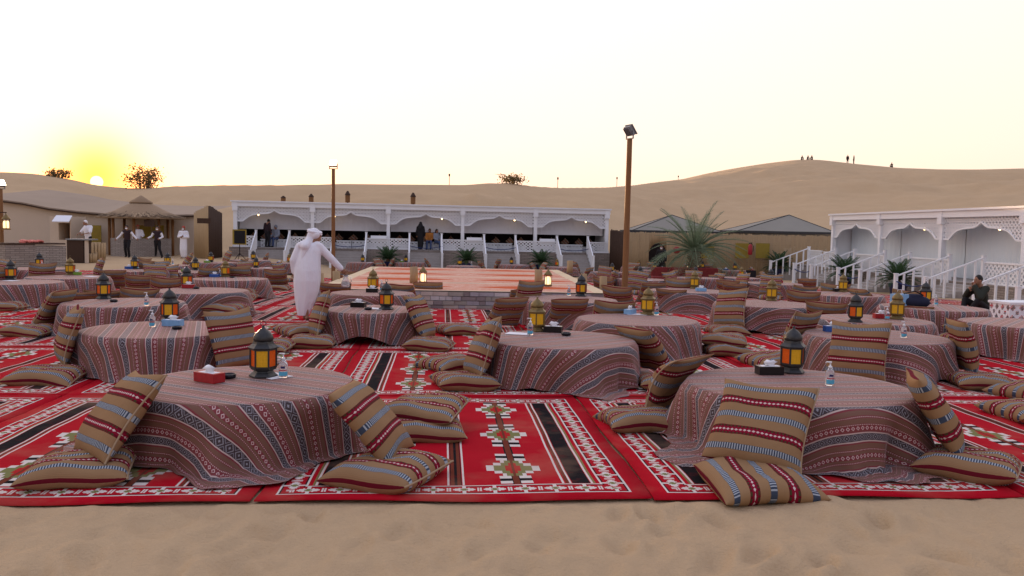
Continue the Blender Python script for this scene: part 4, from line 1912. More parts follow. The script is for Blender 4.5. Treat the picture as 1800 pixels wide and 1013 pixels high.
def wall_lamp(root, x, y, z, words):
    t = empty('wall_lamp', loc_of(root, x, y, z))
    MB().lathe([(0.05, 0), (0.07, -.02), (0.03, -.07), (.012, -.08)], 10).build('cap', M['brass'], t, True)
    MB().lathe([(0.02, -.20), (0.045, -.17), (0.05, -.12), (0.03, -.082)], 10).build('bulb', M['lampglow'], t, True)
    MB().tube([(0, 0, 0), (0, 0, .25)], .006, 5).build('chain', M['brass'], t)
    tag(t, words, 'lamp')


for i in range(5):
    wall_lamp(pav, (i + .28 if i in (0, 1) else i + .72) * pbw, .35, 2.52, 'small lit lamp hanging in the %s arch of the long pavilion' % ORD[i])
for i in (1, 2):
    wall_lamp(rpav, (i + .62) * rbw, .3, 2.3, 'small lit lamp hanging in the %s arch of the side pavilion' % ORD[i])

# seating inside the long pavilion: white pierced tables, pale scatter cushions
for i in range(5):
    for k, fx in enumerate((0.40, 0.60)):
        p = loc_of(pav, (i + fx) * pbw, 0.75 + .2 * k, 0.47)
        t = empty('side_table', p, pav.rotation_euler.z)
        mb = MB()
        mb.add([(-.42, -.25, 0), (.42, -.25, 0), (.42, -.25, .42), (-.42, -.25, .42), (-.42, .25, 0), (.42, .25, 0), (.42, .25, .42), (-.42, .25, .42)],
               [(0, 1, 2, 3), (5, 4, 7, 6), (1, 5, 6, 2), (4, 0, 3, 7)])
        mb.uv = [(-.42, 0), (.42, 0), (.42, .42), (-.42, .42), (.42, 0), (-.42, 0), (-.42, .42), (.42, .42)]
        mb.build('pierced_body', M['fret_big'], t)
        MB().box(-.46, .46, -.29, .29, .421, .46).build('tabletop', M['white'], t)
        tag(t, 'white pierced side table in the %s bay of the long pavilion, %s of its stair' % (ORD[i], ('left', 'right')[k]), 'table')
    for k, fx in enumerate((0.14, 0.30, 0.5, 0.70, 0.86)):
        p = loc_of(pav, (i + fx) * pbw, 2.0, 0.47 + .58)
        o = link('scatter_cushion', CF[k % 3][0])
        o.location = p
        o.rotation_euler = (R_(78), R_(45), pav.rotation_euler.z)
        o.scale = (.62, .62, .7)
        tag(o, 'scatter cushion on its corner, %s from the left in bay %s of the long pavilion' % (ORD[k], ('one', 'two', 'three', 'four', 'five')[i]), 'cushion')
    b = MB().box(i * pbw + .3, (i + 1) * pbw - .3, 2.05, 2.75, 0.473, 0.78).build('bench', M['blind'], None)
    b.matrix_world = Matrix.Translation(pav.location) @ Matrix.Rotation(pav.rotation_euler.z, 4, 'Z')
    tag(b, 'low white bench in the %s bay of the long pavilion' % ORD[i], 'bench')
# pierced bench backs in the side pavilion
for i in range(4):
    t = empty('bench', loc_of(rpav, (i + .5) * rbw, 1.0, 0.17), rpav.rotation_euler.z)
    mb = MB()
    for y, fl in ((0, 0), (.05, 1)):
        q = [(-1.5, y, .45), (1.5, y, .45), (1.5, y, 1.0), (-1.5, y, 1.0)]
        mb.add(q, [(0, 1, 2, 3) if not fl else (3, 2, 1, 0)])
    mb.uv = [(-1.5, 0), (1.5, 0), (1.5, .55), (-1.5, .55)] * 2
    mb.build('pierced_back', M['fret_big'], t)
    MB().box(-1.55, 1.55, -.03, .08, 1.0, 1.05).build('top_rail', M['white'], t)
    MB().box(-1.5, 1.5, .06, .55, .0, .44).build('seat', M['white'], t)
    tag(t, 'white pierced bench in the %s bay of the side pavilion' % ORD[i], 'bench')
# free-standing white pierced table at the right edge
t = empty('side_table', G(1785, 566), R_(8))
mb = MB()
mb.add([(-.4, -.3, 0), (.4, -.3, 0), (.4, -.3, .4), (-.4, -.3, .4), (-.4, .3, 0), (.4, .3, 0), (.4, .3, .4), (-.4, .3, .4)], [(0, 1, 2, 3), (5, 4, 7, 6), (1, 5, 6, 2), (4, 0, 3, 7)])
mb.uv = [(-.4, 0), (.4, 0), (.4, .4), (-.4, .4), (.4, 0), (-.4, 0), (-.4, .4), (.4, .4)]
mb.build('pierced_body', M['fret_big'], t)
MB().box(-.43, .43, -.33, .33, .401, .45).build('tabletop', M['white'], t)
tag(t, 'white pierced box table on the sand behind the seated boy', 'table')


# blue ropes across the stairs
def rope(a, b, sag, label):
    mb = MB()
    pts = []
    for k in range(11):
        t_ = k / 10
        p = a.lerp(b, t_)
        p.z -= sag * 4 * t_ * (1 - t_)
        pts.append(p)
    mb.tube(pts, 0.022, 6)
    tag(mb.build('rope', M['blue'], None, True), label, 'rope')


for i in (1, 2, 3, 4):
    m_ = (i + .5) * pbw
    rope(loc_of(pav, m_ - .95, -.95, 0.72), loc_of(pav, m_ + .95, -.95, 0.72), .14, 'blue rope slung across the %s stair of the long pavilion' % ORD[i])
for i in range(3):
    m_ = (i + .5) * rbw
    rope(loc_of(rpav, m_ - 1.05, -2.6, 0.1), loc_of(rpav, m_ + 1.05, -2.6, 0.1), .12, 'blue rope slung across the %s stair of the side pavilion' % ORD[i])


# ------------------------------------------------------------------ palms and cycads
def frond_mesh(name, length, droop, leaf, n, mat, seed, width=0.022):
    r = random.Random(seed)
    mb = MB()
    pts = []
    for k in range(n + 1):
        t_ = k / n
        pts.append(Vector((length * (t_ - .12 * droop * t_ ** 3), 0, -droop * length * .55 * t_ ** 2.2)))
    mb.tube(pts, [0.016 * (1 - .8 * k / n) * length / 1.2 for k in range(n + 1)], 4)
    for k in range(2, n + 1):
        t_ = k / n
        p = pts[k]
        d = (pts[k] - pts[k - 1]).normalized()
        ll = leaf * math.sin(math.pi * min(1, .12 + .86 * t_)) ** .6 * r.uniform(.85, 1.1)
        for s_ in (-1, 1):
            sw = Vector((0.62, s_ * 0.78, 0.28 + r.uniform(-.15, .12)))
            sw = (d * sw.x + Vector((0, sw.y, 0)) + Vector((0, 0, sw.z))).normalized()
            tip = p + sw * ll + Vector((0, 0, -.18 * ll))
            m_ = p + sw * ll * .5
            wv = d * width
            mb.add([p - wv * .4, m_ - wv, tip, m_ + wv, p + wv * .4], [(0, 1, 3, 4), (1, 2, 3)])
    return mb.mesh(name, mat)


CYF = [frond_mesh('frond', 1.0, dr, .20, 26, M['cycad'], s_, .020) for s_, dr in ((1, .25), (2, .55), (3, .85))]


def cycad(p, label, sc=1.0, seed=0):
    r = random.Random(seed)
    t = empty('potted_cycad', p)
    t.scale = (sc, sc, sc)
    MB().lathe([(.22, 0), (.26, .02), (.34, .40), (.37, .52), (.37, .56), (.32, .56), (.30, .48), (0, .47)], 20, cap=False).build('pot', M['pot'], t, True)
    MB().lathe([(.10, .45), (.13, .60), (.09, .74), (.02, .78)], 10).build('stem', M['trunk'], t, True)
    n = 44
    for k in range(n):
        lv = k / n
        o = link('frond', CYF[min(2, int(lv * 3))], t)
        o.location = (0, 0, .70)
        o.rotation_euler = (0, -R_(66 - 62 * lv + r.uniform(-7, 7)), k * 2.399 + r.uniform(-.2, .2))
        s_ = r.uniform(.85, 1.1)
        o.scale = (s_, s_, s_)
    tag(t, label, 'potted plant', 'cycads in blue pots')


for k, (px_, py_, wds) in enumerate(((682, 470, 'in front of the middle of the long pavilion'), (820, 473, 'between the third and fourth pavilion stairs'), (951, 478, 'between the last two pavilion stairs'))):
    b = P(px_, py_, 46.6)
    cycad(Vector((b.x, b.y, float(gz(b.x, b.y)) - .02)), 'dark green cycad in a blue pot ' + wds, 0.92, k)
for k, (yy, wds) in enumerate(((45.6, 'left of the far right-hand stairs'), (38.3, 'between the first two right-hand stairs'), (33.2, 'between the nearest right-hand stairs'))):
    cycad(Vector((15.35 + (.1 * k if k else -.6), yy, -.62)), 'cycad in a dark blue pot ' + wds, 0.98, 20 + k)


def date_palm():
    b = P(1221, 462, 42.0)
    z = float(gz(b.x, b.y))
    t = empty('date_palm', (b.x, b.y, z))
    tag(t, 'bushy date palm with arching grey-green fronds before the bamboo fence', 'palm tree')
    tr = MB()
    r = random.Random(5)
    tr.lathe([(.34, -.1), (.30, .3), (.27, .8), (.30, 1.3), (.22, 1.6)], 14)
    tr.build('trunk', M['trunk'], t, True)
    for k in range(34):
        a, zz = k * 2.399, .25 + 1.15 * k / 34
        mb = MB()
        q = Vector((math.cos(a), math.sin(a), 0))
        mb.bar(q * .24 + Vector((0, 0, zz)), q * .42 + Vector((0, 0, zz + .22)), .09, .03)
        mb.build('frond_stub', M['trunk'], t)
    fm = [frond_mesh('frond', 2.7, dr, .46, 54, M['palm'], 40 + i, .012) for i, dr in enumerate((.4, .75, 1.05, 1.35))]
    n = 52
    for k in range(n):
        lv = k / n
        o = link('frond', fm[min(3, int(lv * 4))], t)
        o.location = (0, 0, 1.5)
        o.rotation_euler = (R_(r.uniform(-14, 14)), -R_(76 - 80 * lv ** .8 + r.uniform(-8, 8)), k * 2.399 + r.uniform(-.25, .25))
        s_ = r.uniform(.82, 1.08)
        o.scale = (s_, s_, s_)
    # fairy lights wound round the trunk
    for k in range(10):
        mb = MB()
        a = k * 2.2
        mb.lathe([(0, -.02), (.022, 0), (0, .02)], 6, M=Matrix.Translation((.36 * math.cos(a), .36 * math.sin(a), .3 + .06 * k)), cap=False)
        mb.build('fairy_light', M['candle'], t)


date_palm()


def bush(px_, py_, Y, wdt, hgt, label, seed, tint='bush'):
    r = random.Random(seed)
    p = crest_pt(px_, -0.15)
    t = empty('desert_tree', p)
    tr = MB()
    tips = []
    for k in range(16):
        a = r.uniform(0, 6.28)
        e = Vector((math.cos(a) * wdt * .36 * r.uniform(.3, 1), math.sin(a) * wdt * .3, hgt * r.uniform(.15, .85)))
        tr.tube([(e.x * .35, e.y * .35, -.8), e * .6 + Vector((0, 0, -.1)), e], [.07, .04, .015], 5)
        tips.append(e)
    tr.build('trunk', M['trunk'], t, True)
    vs, fs = [], []
    for k in range(1700 if hgt > 2 else 700):
        c = Vector(r.choice(tips)) if r.random() < .8 else Vector((r.gauss(0, wdt * .16), r.gauss(0, wdt * .16), hgt * r.uniform(.2, .7)))
        c = c + Vector((r.gauss(0, wdt * .10), r.gauss(0, wdt * .10), r.gauss(0, hgt * .11)))
        if c.z < 0:
            continue
        a = Vector((r.gauss(0, 1), r.gauss(0, 1), r.gauss(0, 1))).normalized()
        b = a.cross(Vector((r.gauss(0, 1), r.gauss(0, 1), r.gauss(0, 1)))).normalized()
        s_ = r.uniform(.06, .14)
        q = len(vs)
        vs += [c - a * s_, c + b * s_ * .6, c + a * s_, c - b * s_ * .6]
        fs.append((q, q + 1, q + 2, q + 3))
    MB().add(vs, fs).build('crown', M[tint], t)
    tag(t, label, 'tree')


bush(252, 333, 91.5, 4.0, 2.5, 'round desert tree on the dune right of the setting sun', 1)
bush(100, 313, 94.5, 2.8, 1.0, 'low scrubby bush on the dune left of the setting sun', 2)
bush(900, 326, 85.5, 3.4, 1.15, 'dark green bush on the crest above the long pavilion', 3)


# ------------------------------------------------------------------ lamp poles
def lamp_pole(px_b, py_b, Y, px_t, py_t, label, face):
    b = P(px_b, py_b, Y)
    b.z = float(gz(b.x, b.y)) - .1
    tp = P(px_t, py_t, Y)
    t = empty('lamp_pole', b)
    tag(t, label, 'lamp post')
    d = tp - b
    n = 8
    MB().tube([d * (k / n) for k in range(n + 1)], [.085 - .015 * k / n for k in range(n + 1)], 12).build('pole', M['pole'], t, True)
    fl = empty('floodlight', d)
    fl.parent = t
    fl.rotation_euler = face
    br = MB()
    br.bar((-.16, 0, 0), (-.16, 0, .20), .03)
    br.bar((.16, 0, 0), (.16, 0, .20), .03)
    br.bar((-.17, 0, 0), (.17, 0, 0), .03)
    br.build('bracket', M['grey'], fl)
    hs = MB()
    T = Matrix.Translation((0, 0, .2)) @ Matrix.Rotation(R_(-35), 4, 'X')
    hs.box(-.145, .145, -.05, .05, -.12, .14, 0, T)
    hs.box(-.17, .17, -.065, -.045, -.14, .16, 0, T)
    for k in range(5):
        hs.box(-.13 + .06 * k, -.115 + .06 * k, .05, .09, -.1, .12, 0, T)
    hs.build('housing', M['grey'], fl)
    g = MB()
    g.box(-.15, .15, -.072, -.066, -.12, .14, 0, T)
    g.build('lens', M['flood'], fl)


lamp_pole(586, 470, 34.0, 586, 297, 'slim wooden lamp pole with a lit floodlight behind the robed man', (0, 0, R_(0)))
lamp_pole(1098, 505, 22.0, 1107, 244, 'tall wooden lamp pole with a floodlight right of the stage', (0, 0, R_(115)))
lamp_pole(4, 470, 33.0, 1, 332, 'dark wooden pole with a box lamp at the left edge', (0, 0, R_(60)))


# lit lantern hanging on the left edge pole
def glow_lantern(p, label, sc=1.0, hang=False):
    t = empty('glow_lantern', p)
    t.scale = (sc, sc, sc)
    MB().lathe([(.10, 0), (.10, .03), (.085, .04)], 8).build('base', M['brass'], t)
    MB().lathe([(.062, .04), (.07, .10), (.062, .20), (.045, .22)], 10).build('glass', M['candle'], t, True)
    fr = MB()
    for k in range(6):
        a = k * math.pi / 3
        fr.bar((.085 * math.cos(a), .085 * math.sin(a), .04), (.085 * math.cos(a), .085 * math.sin(a), .25), .012)
    fr.build('frame', M['brass'], t)
    MB().lathe([(.10, .25), (.09, .28), (.05, .34), (.015, .38), (.01, .42)], 10).build('dome', M['brass'], t, True)
    tag(t, label, 'lantern', 'lit white lanterns')


q_ = P(11, 404, 32.8)
glow_lantern(q_, 'lit lantern hung on the pole at the left edge', 1.6)
MB().bar((q_.x - .3, q_.y, q_.z + .68), (q_.x + .02, q_.y, q_.z + .68), .04).build('wall_bracket', M['darkwood'])
tag(bpy.data.objects['wall_bracket'], 'short dark arm holding the lantern on the left edge pole', 'bracket')

# wooden stubs with lit lanterns round the stage
STUBS = [(591, 484, 21.5, 1), (729, 476, 29.4, 1), (727, 496, 20.5, 1), (867, 479, 29.4, 1), (946, 498, 20.3, 1), (1001, 487, 27.0, 0), (1026, 494, 24.0, 0), (1060, 503, 21.5, 0), (562, 492, 19.6, 1)]
wd_ = ['at the left side', 'at the far left edge', 'on the front left part', 'at the far right edge', 'on the front right part', 'third back on the right', 'second back on the right', 'nearest on the right', 'at the near left corner']
for (px_, py_, Y, lit), wds in zip(STUBS, wd_):
    p = P(px_, py_, Y)
    zt = p.z
    on = abs(p.x + 1.1) < 3.1 and 18.4 < Y < 28.8
    p.z = 0.395 if on else float(gz(p.x, p.y)) + .01
    h = 0.40 if on else 0.68
    mb = MB()
    mb.tube([(0, 0, 0), (.01, 0, h * .5), (0, 0, h)], [.105, .10, .098], 10)
    o = mb.build('wooden_stub', M['stub'], None, True)
    o.location = p
    tag(o, 'short pale wooden post %s of the stage' % wds, 'post', 'wooden posts round the stage')
    if lit:
        glow_lantern(p + Vector((.24, -.05, 0.004)), 'small lit lantern beside the post %s of the stage' % wds, 1.05)


# ------------------------------------------------------------------ left side: canvas hall, kiosk, counters, hut
def canvas_hall():
    t = empty('canvas_hall', (0, 0, 0))
    tag(t, 'long beige canvas hall with sagging sand-coloured roof at the left', 'building')
    pts = [(-40, 346, 47), (0, 351, 47), (45, 357, 47.3), (90, 366, 47.6), (140, 372, 48), (200, 377, 48.3), (270, 379, 48.6), (345, 378, 49)]
    tops = [P(*q) for q in pts]
    vs, fs = [], []
    for p in tops:
        vs += [(p.x, p.y, -.5), (p.x, p.y, p.z)]
    n = len(tops)
    for k in range(n - 1):
        fs.append((2 * k, 2 * k + 2, 2 * k + 3, 2 * k + 1))
    MB().add(vs, fs).build('wall', M['canvas'], t)
    vs, fs = [], []
    for p in tops:
        vs += [(p.x, p.y - .25, p.z - .10), (p.x, p.y - .25, p.z + .03), (p.x, p.y + 7, p.z + .75)]
    for k in range(n - 1):
        a = 3 * k
        fs += [(a, a + 3, a + 4, a + 1), (a + 1, a + 4, a + 5, a + 2)]
    MB().add(vs, fs).build('roof', M['canvasroof'], t)
    ed = MB()
    ed.tube([p + Vector((0, -.27, -.08)) for p in tops], .05, 6)
    ed.build('eave_pole', M['darkwood'], t, True)
    for px_ in (128, 168, 255, 278):
        p = P(px_, 410, 47.6)
        MB().box(p.x - .33, p.x + .33, p.y - .02, p.y + .02, p.z - .55, p.z + .45).build('yellow_panel', M['yellow'], t)
    # serving window booth
    a, b = P(88, 432, 44.5), P(124, 381, 44.5)
    bo = empty('serving_booth', (a.x, a.y, 0))
    tag(bo, 'pale serving booth with an open hatch and awning beside the chef', 'booth')
    wdt = b.x - a.x
    zt = b.z
    mb = MB()
    hx0, hx1, hz0, hz1 = wdt * .42, wdt * .96, .75, zt - .35
    mb.box(0, hx0, 0, 1.6, -.3, zt)
    mb.box(hx1, wdt, 0, 1.6, -.3, zt)
    mb.box(hx0, hx1, 0, 1.6, -.3, hz0)
    mb.box(hx0, hx1, 0, 1.6, hz1, zt)
    mb.box(hx0, hx1, 1.2, 1.6, hz0, hz1)
    mb.build('shell', M['canvas'], bo)
    aw = MB()
    aw.add([(hx0 - .1, -.02, zt + .02), (wdt + .1, -.02, zt + .02), (wdt + .45, -1.0, zt - .30), (hx0 + .2, -1.0, zt - .30), (hx0 - .1, -.02, zt + .06), (wdt + .1, -.02, zt + .06), (wdt + .45, -1.0, zt - .26), (hx0 + .2, -1.0, zt - .26)],
           [(0, 1, 2, 3), (7, 6, 5, 4), (0, 4, 5, 1), (1, 5, 6, 2), (2, 6, 7, 3), (3, 7, 4, 0)])
    aw.build('awning', M['blind'], bo)
    MB().box(hx0 + .1, hx1 - .1, .9, 1.1, hz0 + .05, hz1 - .3).build('hatch_contents', M['orangecloth'], bo)


canvas_hall()


def bamboo_panel(mb, a, b, z0, z1a, z1b, r=.035, rnd=random.Random(9)):
    L = (b - a).length
    n = max(2, int(L / (r * 1.9)))
    for k in range(n):
        t_ = (k + .5) / n
        p = a.lerp(b, t_)
        zt = z1a + (z1b - z1a) * t_ + rnd.uniform(-.05, .05)
        rr = r * rnd.uniform(.85, 1.1)
        mb.tube([(p.x, p.y, z0), (p.x, p.y, zt)], rr, 6)


def bamboo_hut():
    t = empty('bamboo_hut', (0, 0, 0))
    a, b, c = P(342, 452, 45), P(367, 452, 43.6), P(390, 450, 46.2)
    zl, zp, zr = P(342, 374, 45).z, P(367, 361, 43.6).z, P(390, 376, 46.2).z
    for (p, q, z1, z2, nm) in ((a, b, zl, zp, 'front_wall'), (b, c, zp, zr, 'side_wall')):
        mb = MB()
        bamboo_panel(mb, Vector((p.x, p.y, 0)), Vector((q.x, q.y, 0)), -.3, z1, z2, .04)
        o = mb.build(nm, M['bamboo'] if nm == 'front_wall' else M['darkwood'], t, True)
        o['kind'] = 'stuff'
    s_ = P(362, 388, 43.4)
    MB().box(s_.x - .35, s_.x + .35, s_.y - .3, s_.y - .24, s_.z - .15, s_.z + .12).build('name_board', M['darkwood'], t)
    tag(t, 'small peaked bamboo hut beside the man in a long white robe', 'hut')


bamboo_hut()


def kiosk():
    c = P(249, 452, 46.5)
    z0 = float(gz(c.x, c.y)) - .05
    t = empty('thatched_kiosk', (c.x, c.y, z0))
    tag(t, 'round kiosk with a two-tier thatched roof and stone counter', 'kiosk')
    sc = 46.5 / F
    eave = (CAMZ + (391 - 384) * sc) - z0
    apex = (CAMZ + (391 - 345) * sc) - z0
    Rr = 72 * sc
    r = random.Random(4)
    for k in range(8):
        a = k * math.pi / 4 + .2
        x, y = Rr * .72 * math.cos(a), Rr * .72 * math.sin(a)
        MB().tube([(x, y, -.2), (x, y, eave + .1)], .085, 8).build('post', M['pole'], t, True)
    cone = MB()
    cone.lathe([(Rr, eave), (Rr * .99, eave + .08), (Rr * .62, eave + (apex - eave) * .32), (Rr * .30, eave + (apex - eave) * .64), (.2, apex - .25)], 28)
    cap_ = MB().lathe([(.62, apex - .38), (.58, apex - .30), (.2, apex - .05), (.03, apex + .06)], 18)
    rf = cone.build('roof', M['thatch'], t, True)
    cap_.build('roof_cap', M['thatch'], rf, True)
    st = MB()
    for k in range(2600):
        a = r.uniform(0, 6.283)
        u0 = r.uniform(0.0, .8)
        u1 = min(1.04, u0 + r.uniform(.15, .35))

        def q(u_):
            rr = .2 + (Rr - .2) * u_
            zz = apex - .25 + (eave + .06 - apex + .25) * (u_ ** 1.0) - .16 * math.sin(math.pi * min(1, u_)) + .07
            return Vector((rr * math.cos(a), rr * math.sin(a), zz))
        p0, p1 = q(u0), q(u1) + Vector((0, 0, r.uniform(-.03, .03)))
        sd_ = Vector((-math.sin(a), math.cos(a), 0)) * r.uniform(.015, .04)
        st.add([p0 - sd_, p0 + sd_, p1 + sd_, p1 - sd_], [(0, 1, 2, 3)])
    for q_i in range(len(st.m)):
        st.m[q_i] = q_i % 3
    o = st.build('thatch_straws', [M['thatch'], M['straw_dark'], M['straw_pale']], t)
    o['kind'] = 'stuff'
    # curved stone counter on the camera side
    mb = MB()
    n = 14
    vs, fs = [], []
    for k in range(n + 1):
        a = R_(-122) + R_(112) * k / n
        for rr, z in ((Rr * .80, -.3), (Rr * .80, 1.02), (Rr * .64, 1.02), (Rr * .64, -.3)):
            vs.append((rr * math.cos(a), rr * math.sin(a), z))
    for k in range(n):
        for q in range(4):
            q2 = (q + 1) % 4
            fs.append((4 * k + q, 4 * k + 4 + q, 4 * k + 4 + q2, 4 * k + q2))
    fs += [(0, 1, 2, 3), (4 * n + 3, 4 * n + 2, 4 * n + 1, 4 * n)]
    mb.add(vs, fs)
    mb.build('stone_counter', M['stone_pale'], t)
    sg = MB().box(.95, 1.5, -Rr * .78, -Rr * .74, eave - .42, eave - .05).build('sign_board', M['darkwood'], t)


kiosk()


def grill_counter():
    a, b = G(10, 470), G(117, 468)
    t = empty('stone_counter', (a.x, a.y, -.05), math.atan2(b.y - a.y, b.x - a.x))
    L = (b - a).length
    MB().box(0, L * .48, 0, .9, -.1, .86).build('dark_half', M['stone'], t)
    MB().box(L * .48 + .003, L, .01, .9, -.1, .80).build('pale_half', M['stone_pale'], t)
    MB().box(-.05, L * .98, -.03, .95, .863, .92).build('worktop', M['darkwood'], t)
    tag(t, 'low stone-clad counter with a dark worktop at the left', 'counter')
    r = random.Random(2)
    for k in range(7):
        mb = MB()
        rr = r.uniform(.10, .16)
        mb.lathe([(0, -.3 * rr), (rr * .8, -.2 * rr), (rr, .15 * rr), (rr * .6, .5 * rr), (0, .65 * rr)], 9, cap=False)
        o = mb.build('meat_cut', M['meat'], None, True)
        p = Matrix.Translation(t.location) @ Matrix.Rotation(t.rotation_euler.z, 4, 'Z') @ Vector((L * (.36 + .045 * k), .35 + r.uniform(-.1, .1), .96))
        o.location = p
        o.rotation_euler = (r.uniform(-.3, .3), r.uniform(-.3, .3), r.uniform(0, 3))
        o.scale = (1.3, .9, .9)
        tag(o, 'piece of raw pink meat on the stone counter, %s from the left' % ORD[k], 'meat', 'meat on the counter')


grill_counter()
a_ = G(118, 462)
ov = empty('oven_cabinet', (a_.x, a_.y, float(gz(a_.x, a_.y))))
MB().box(0, .72, 0, .7, 0, 1.0).build('cabinet', M['darkwood'], ov)
MB().box(-.04, 1.0, -.06, .75, 1.003, 1.06).build('worktop', M['grey'], ov)
MB().box(.78, .9, .0, .12, 0, 1.0).build('leg', M['canvas'], ov)
tag(ov, 'dark cabinet with a pale worktop the chef leans over', 'cabinet')


def tub(px_, py_, Y, rad, h, label):
    p = P(px_, py_, Y)
    p.z = float(gz(p.x, p.y))
    t = empty('log_tub', p)
    n = 22
    for k in range(n):
        a = 2 * math.pi * k / n
        mb = MB()
        x, y = rad * math.cos(a), rad * math.sin(a)
        mb.tube([(x, y, 0), (x * 1.04, y * 1.04, h + random.uniform(-.04, .04))], math.pi * rad / n * .98, 6)
        mb.build('log', M['bamboo'], t, True)
    MB().lathe([(rad * .96, .02), (rad * .96, h * .85)], 18).build('inner_bin', M['darkwood'], t)
    tag(t, label, 'tub')


tub(164, 461, 40.0, .48, .82, 'round tub of upright split logs beside the chef')
tub(150, 470, 37.0, .42, .42, 'low ring of split logs in front of the log tub')


# ------------------------------------------------------------------ bamboo fence, tents behind it
def fence():
    t = empty('bamboo_fence', (0, 0, 0))
    tag(t, 'tall bamboo cane fence with an arched doorway behind the palm', 'fence')
    a, b = P(1100, 460, 48.0), P(1462, 470, 46.0)
    ztop = 1.78
    d = (b - a)
    mb = MB()
    rnd = random.Random(8)
    L = math.hypot(d.x, d.y)
    n = int(L / .062)
    d0, d1 = P(1141, 440, 47.8).x, P(1172, 440, 47.6).x
    dm, hw = (d0 + d1) / 2, (d1 - d0) / 2
    for k in range(n):
        p = a.lerp(b, (k + .5) / n)
        z0 = -1.0
        zt = ztop + rnd.uniform(-.05, .04)
        if abs(p.x - dm) < hw:
            z0 = 0.55 + .62 * math.sqrt(max(0, 1 - ((p.x - dm) / hw) ** 2))
        mb.tube([(p.x, p.y + rnd.uniform(-.012, .012), z0), (p.x, p.y, zt)], .033 * rnd.uniform(.85, 1.1), 5)
    o = mb.build('canes', M['bamboo'], t, True)
    o['kind'] = 'stuff'
    # near-black sheet painting the doorway's shade and dark return at the left end
    MB().box(dm - 1.0, dm + 1.0, a.y + .9, a.y + 1.0, -1.0, 1.7).build('doorway_shade_sheet', M['dark'], t)
    e = P(1072, 455, 50.5)
    mb = MB()
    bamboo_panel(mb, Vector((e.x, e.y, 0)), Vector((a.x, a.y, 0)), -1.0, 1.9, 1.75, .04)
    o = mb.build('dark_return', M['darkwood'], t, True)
    o['kind'] = 'stuff'
    for z in (.2, 1.2):
        rail = MB()
        rail.bar((a.x, a.y + .07, z), (dm - hw - .1, a.y + .07 + (dm - hw - a.x) * d.y / d.x, z), .05)
        rail.build('back_rail', M['darkwood'], t)
        rail = MB()
        rail.bar((dm + hw + .1, a.y + .07 + (dm + hw - a.x) * d.y / d.x, z), (b.x, b.y + .07, z), .05)
        rail.build('back_rail', M['darkwood'], t)
    for px_ in (1304, 1340, 1243):
        p = P(px_, 441, 46.4)
        q = MB().box(p.x - .38, p.x + .38, p.y - .07, p.y - .03, p.z - .42, p.z + .42).build('yellow_panel', M['yellow'], t)
    # red fire bucket-like disc and hanging red jar
    p = P(1188, 440, 47.0)
    w_ = empty('fire_hose_reel', (p.x, p.y - .18, p.z))
    MB().lathe([(.07, -.05), (.2, -.05), (.2, .05), (.07, .05)], 18, M=Matrix.Rotation(R_(90), 4, 'X')).build('reel', M['extinguisher'], w_, True)
    MB().box(-.06, .06, -.03, .10, -.06, .06).build('hub', M['dark'], w_)
    tag(w_, 'red fire hose reel on the fence right of the doorway', 'hose reel')
    p = P(1317, 436, 46.0)
    w_ = empty('fire_extinguisher', (p.x, p.y - .2, p.z))
    MB().lathe([(.10, -.38), (.12, -.34), (.12, .1), (.06, .2), (.04, .22)], 14).build('cylinder', M['extinguisher'], w_, True)
    MB().bar((-.08, 0, .25), (.1, 0, .28), .05).build('handle', M['dark'], w_)
    MB().tube([(.05, 0, .25), (.18, 0, .1), (.16, 0, -.2)], .02, 6).build('hose', M['dark'], w_)
    tag(w_, 'red fire extinguisher hung between the yellow panels', 'extinguisher')


fence()


def tent(px_peak, py_peak, px_l, px_r, py_e, Y, label):
    t = empty('tent', (0, 0, 0))
    pk = P(px_peak, py_peak, Y + 2.2)
    l, r = P(px_l, py_e, Y), P(px_r, py_e, Y)
    zb = (l.z + r.z) / 2
    D = 4.6
    c = [(l.x, Y, zb), (r.x, Y, zb), (r.x, Y + D, zb), (l.x, Y + D, zb)]
    vs = c + [(pk.x, Y + D / 2, pk.z)] + [(x, y, zb - .16) for x, y, z in c]
    MB().add(vs, [(0, 1, 4), (1, 2, 4), (2, 3, 4), (3, 0, 4)]).build('roof', M['tent'], t)
    tr = MB()
    for k in range(4):
        a, b = Vector(c[k]), Vector(c[(k + 1) % 4])
        tr.bar(a, b, .12, .14)
        tr.bar(a, Vector((pk.x, Y + D / 2, pk.z)), .07, .04)
    tr.build('trim', M['tenttrim'], t)
    wl = MB()
    wl.box(l.x + .15, r.x - .15, Y + .2, Y + D - .2, -1.0, zb - .08)
    wl.build('wall', M['tent'], t)
    tag(t, label, 'tent')


tent(1182, 378, 1108, 1275, 408, 50.5, 'grey peaked tent roof behind the date palm')
tent(1388, 378, 1292, 1475, 409, 50.0, 'grey peaked tent roof left of the side pavilion')

# patterned sofa row in front of the fence
for k, px_ in enumerate((1160, 1190, 1220, 1248)):
    p = P(px_, 466, 41.0)
    z = float(gz(p.x, p.y))
    t = empty('floor_sofa', (p.x, p.y, z))
    bm_ = MB().box(-.42, .42, -.05, .18, .22, .72)
    o = bm_.build('backrest', M['pattern'], t)
    MB().box(-.44, .44, -.55, .0, 0.0, .28).build('seat', M['pattern'], t)
    for o in t.children:
        bv = o.modifiers.new('soft', 'BEVEL')
        bv.width = .05
        bv.segments = 3
    tag(t, 'maroon patterned low sofa before the bamboo fence, %s from the left' % ORD[k], 'sofa', 'low sofas by the fence')

